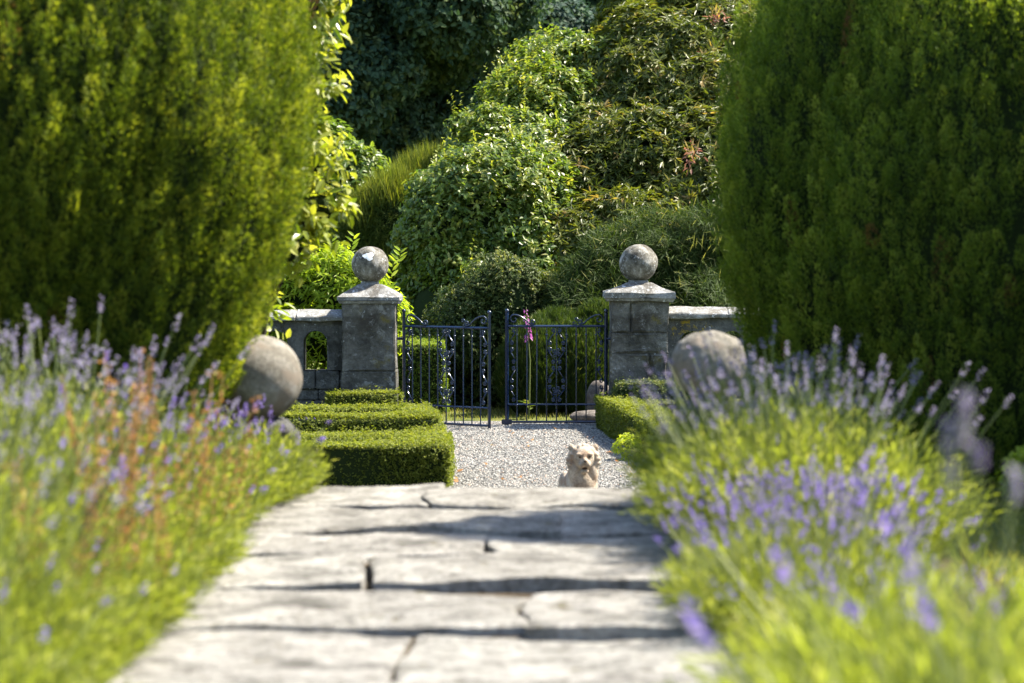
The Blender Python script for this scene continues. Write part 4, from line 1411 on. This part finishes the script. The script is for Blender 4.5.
# rusty seed stalks (sorrel) among the lavender
def sorrel(seed):
    r_ = np.random.default_rng(seed)
    rt = empty('sorrel_plant', (0, 0, 0))
    a1, a2 = Acc(), Acc()
    for i in range(9):
        p_ = r_.uniform(0, 6.28); q = r_.random() * .3
        top = np.array([math.cos(p_) * q, math.sin(p_) * q, r_.uniform(.45, .85)])
        b = top * [.25, .25, 0]
        tube(a1, [b, (b + top) / 2, top], .0025, 4, r_.random(), cap=False)
        m = 30
        t = .35 + .65 * r_.random(m)
        rd = r_.normal(size=(m, 3))
        leaf(a2, b + (top - b) * t[:, None] + rd * .008, nrm(rd + [0, 0, .6]), r_.normal(size=(m, 3)), .020, .013, r_.random(m), curve=0)
    a1.build('foliage', M['rust'], rt); a2.build('blossoms', M['rust'], rt)
    return rt


s0 = sorrel(5)
GS = 'rusty sorrel plants among the lavender'
for i, (px, py, d, s) in enumerate(((120, 480, 7.4, .95), (190, 400, 8.4, .95), (110, 350, 8.2, 1.02), (215, 470, 8.8, .6), (160, 520, 7.2, .6), (245, 480, 9.6, .5), (175, 450, 7.8, .75), (95, 440, 6.9, .85), (40, 470, 6.3, .8), (150, 380, 8.8, .95))):
    x = at(px, py, d).x
    o = s0 if i == 0 else copy_tree(s0, (x, d, 0))
    o.location = (x, d, 0); o.rotation_euler = (0, 0, i * 1.3); o.scale = (s, s, s)
    setp(o, 'rusty orange sorrel seed stalks standing among the lavender under the broad yew', 'sorrel', GS)

# small leafy weed at the right hedge foot and low plant by the lawn
shrub('spurge_plant', [(np.array([.98, 20.35, GZ + .10]), np.array([.10, .10, .10]))], 'small yellow green weed at the foot of the long box hedge', 'weed', 91, M['lime'], 60, 6, .05, .05, .014, core=None, r0=.004, tint=(.6, 1))
shrub('potentilla_bush', [(np.array([2.34, 10.55, .10]), np.array([.18, .18, .14]))], 'small bright yellow green plant at the lawn edge under the shaded upright yew', 'plant', 92, M['lime'], 260, 6, .05, .04, .018, core=None, r0=.005, tint=(.5, 1))

# fallen brown leaves
for i, (x, y, z, lab, rz) in enumerate(((-.42, 19.3, GZ + .018, 'fallen rust brown leaf on the gravel near the front box hedge', .4), (-.43, 18.5, GZ + .018, 'smaller fallen brown leaf on the gravel at the hedge foot', 1.4), (.86, 20.9, GZ + .018, 'fallen red leaf on the gravel by the long hedge shadow', 2.2))):
    ac = Acc()
    leaf(ac, np.array([[-.025, 0, 0]]), np.array([[1.0, 0, .15]]), np.array([[0, -.3, 1.0]]), .06, .04, [.3], curve=-.2)
    leaf(ac, np.array([[0., 0.01, 0.01]]), np.array([[.3, 1, .3]]), np.array([[0, -.3, 1.0]]), .045, .03, [.5], curve=.3)
    o = ac.build('fallen_leaf', M['rust'], None, (x, y, z)); o.rotation_euler = (0, 0, rz)
    setp(o, lab, 'leaf', 'fallen leaves on the gravel')


rl = np.random.default_rng(21)
for i in range(16):
    x, y = rl.uniform(-.45, .9), rl.uniform(17.6, 23.6)
    ac = Acc()
    leaf(ac, np.array([[-.015, 0, .004]]), np.array([[1.0, 0, .2]]), np.array([[0, -.3, 1.0]]), .035, .022, [rl.random()], curve=-.3)
    leaf(ac, np.array([[0., .004, .006]]), np.array([[.4, 1, .3]]), np.array([[0, -.2, 1.0]]), .025, .018, [rl.random()], curve=.3)
    o = ac.build('fallen_leaf', M['rust'], None, (x, y, GZ + .014)); o.rotation_euler = (0, 0, rl.uniform(0, 6))
    setp(o, 'tiny dry leaf lying loose on the open gravel before the gate', 'leaf', 'tiny dry leaves scattered on the gravel')


# ================================================================== LION STATUE
def blob_mesh(parts, voxel, smooth_it=3):
    bm = bmesh.new()
    Vn, Fn = ICO[3]
    for c, r, *rot in parts:
        mt = Matrix.Rotation(rot[0], 3, rot[1]) if rot else Matrix.Identity(3)
        vv = [bm.verts.new(mt @ Vector(p * np.array(r)) + Vector(c)) for p in Vn]
        for f in Fn: bm.faces.new([vv[i] for i in f])
    me = bpy.data.meshes.new('tmp'); bm.to_mesh(me); bm.free()
    o = bpy.data.objects.new('tmp', me); COL.objects.link(o)
    md = o.modifiers.new('r', 'REMESH'); md.mode = 'VOXEL'; md.voxel_size = voxel
    s_ = o.modifiers.new('s', 'SMOOTH'); s_.factor = .5; s_.iterations = smooth_it
    dg = bpy.context.evaluated_depsgraph_get()
    out = bpy.data.meshes.new_from_object(o.evaluated_get(dg))
    bpy.data.objects.remove(o)
    return out


# lion lying with its head up, facing the camera (-y)
hz = .325
parts = [((0, .24, .13), (.085, .26, .12)), ((0, .03, .15), (.10, .11, .15)), ((.075, .38, .10), (.045, .11, .10)), ((-.075, .38, .10), (.045, .11, .10)),
         ((.07, -.10, .032), (.036, .15, .032)), ((-.07, -.10, .032), (.036, .15, .032)), ((.07, -.22, .03), (.042, .05, .03)), ((-.07, -.22, .03), (.042, .05, .03)),
         ((0, .02, hz - .02), (.100, .085, .105)), ((0, .03, hz - .11), (.098, .085, .12)), ((.055, -.01, hz - .10), (.045, .05, .10)), ((-.055, -.01, hz - .10), (.045, .05, .10)),
         ((0, -.045, hz), (.066, .06, .072)), ((0, -.085, hz - .028), (.040, .045, .030)), ((.02, -.10, hz - .040), (.023, .026, .020)), ((-.02, -.10, hz - .040), (.023, .026, .020)),
         ((0, -.092, hz - .010), (.018, .040, .020)), ((0, -.115, hz - .017), (.019, .014, .012)), ((0, -.082, hz - .083), (.028, .03, .017)),
         ((.034, -.088, hz + .026), (.024, .016, .011)), ((-.034, -.088, hz + .026), (.024, .016, .011)), ((.078, -.01, hz + .062), (.022, .016, .026)), ((-.078, -.01, hz + .062), (.022, .016, .026))]
for k in range(15):                     # locks of the mane round the face
    a_ = -2.4 + k * 4.8 / 14
    parts.append(((.088 * math.sin(a_), -.02, hz - .025 + .092 * math.cos(a_)), (.019, .028, .030), -a_, 'Y'))
for k in range(6):
    parts.append(((-.06 + .024 * k, -.055 + .02 * abs(k - 2.5) / 2.5, hz - .155), (.015, .02, .04)))
LS = 1.06
lx, ly = at(583, 470, 16.6).x, 16.6
top = at(583, 447.5, 16.6).z
ped_h = max((top - GZ) / LS - (hz + .095), .04)
rt = empty('lion_statue', (lx, ly, GZ), R(5), label='weathered stone lion whose head shows over the end of the path', cat='statue')
rt.scale = (LS, LS, LS)
me = blob_mesh(parts, .0052, 2)
for p_ in me.polygons: p_.use_smooth = True
me.materials.clear(); me.materials.append(M['lion'])
o = bpy.data.objects.new('lion', me); COL.objects.link(o); o.parent = rt; o.location = (0, 0, ped_h)
dark = plain('lion_dark', (.06, .04, .03), .9, .1)
for nm, pos, rr in (('eye', (.031, -.098, hz + .010), (.010, .006, .0065)), ('eye', (-.031, -.098, hz + .010), (.010, .006, .0065)), ('mouth', (0, -.098, hz - .064), (.020, .012, .007)), ('nose', (0, -.128, hz - .016), (.011, .004, .006))):
    ac = Acc(); Vn, Fn = ICO[2]
    ac.add(Vn * np.array(rr) + np.array(pos), Fn, .5, 0, True)
    q = ac.build(nm, dark, rt, (0, 0, ped_h))
bm = bmesh.new()
slant_box(bm, -.17, .17, -.29, .52, 0, ped_h, .96)
from_bm('pedestal', bm, M['lion'], rt, bevel=.01)
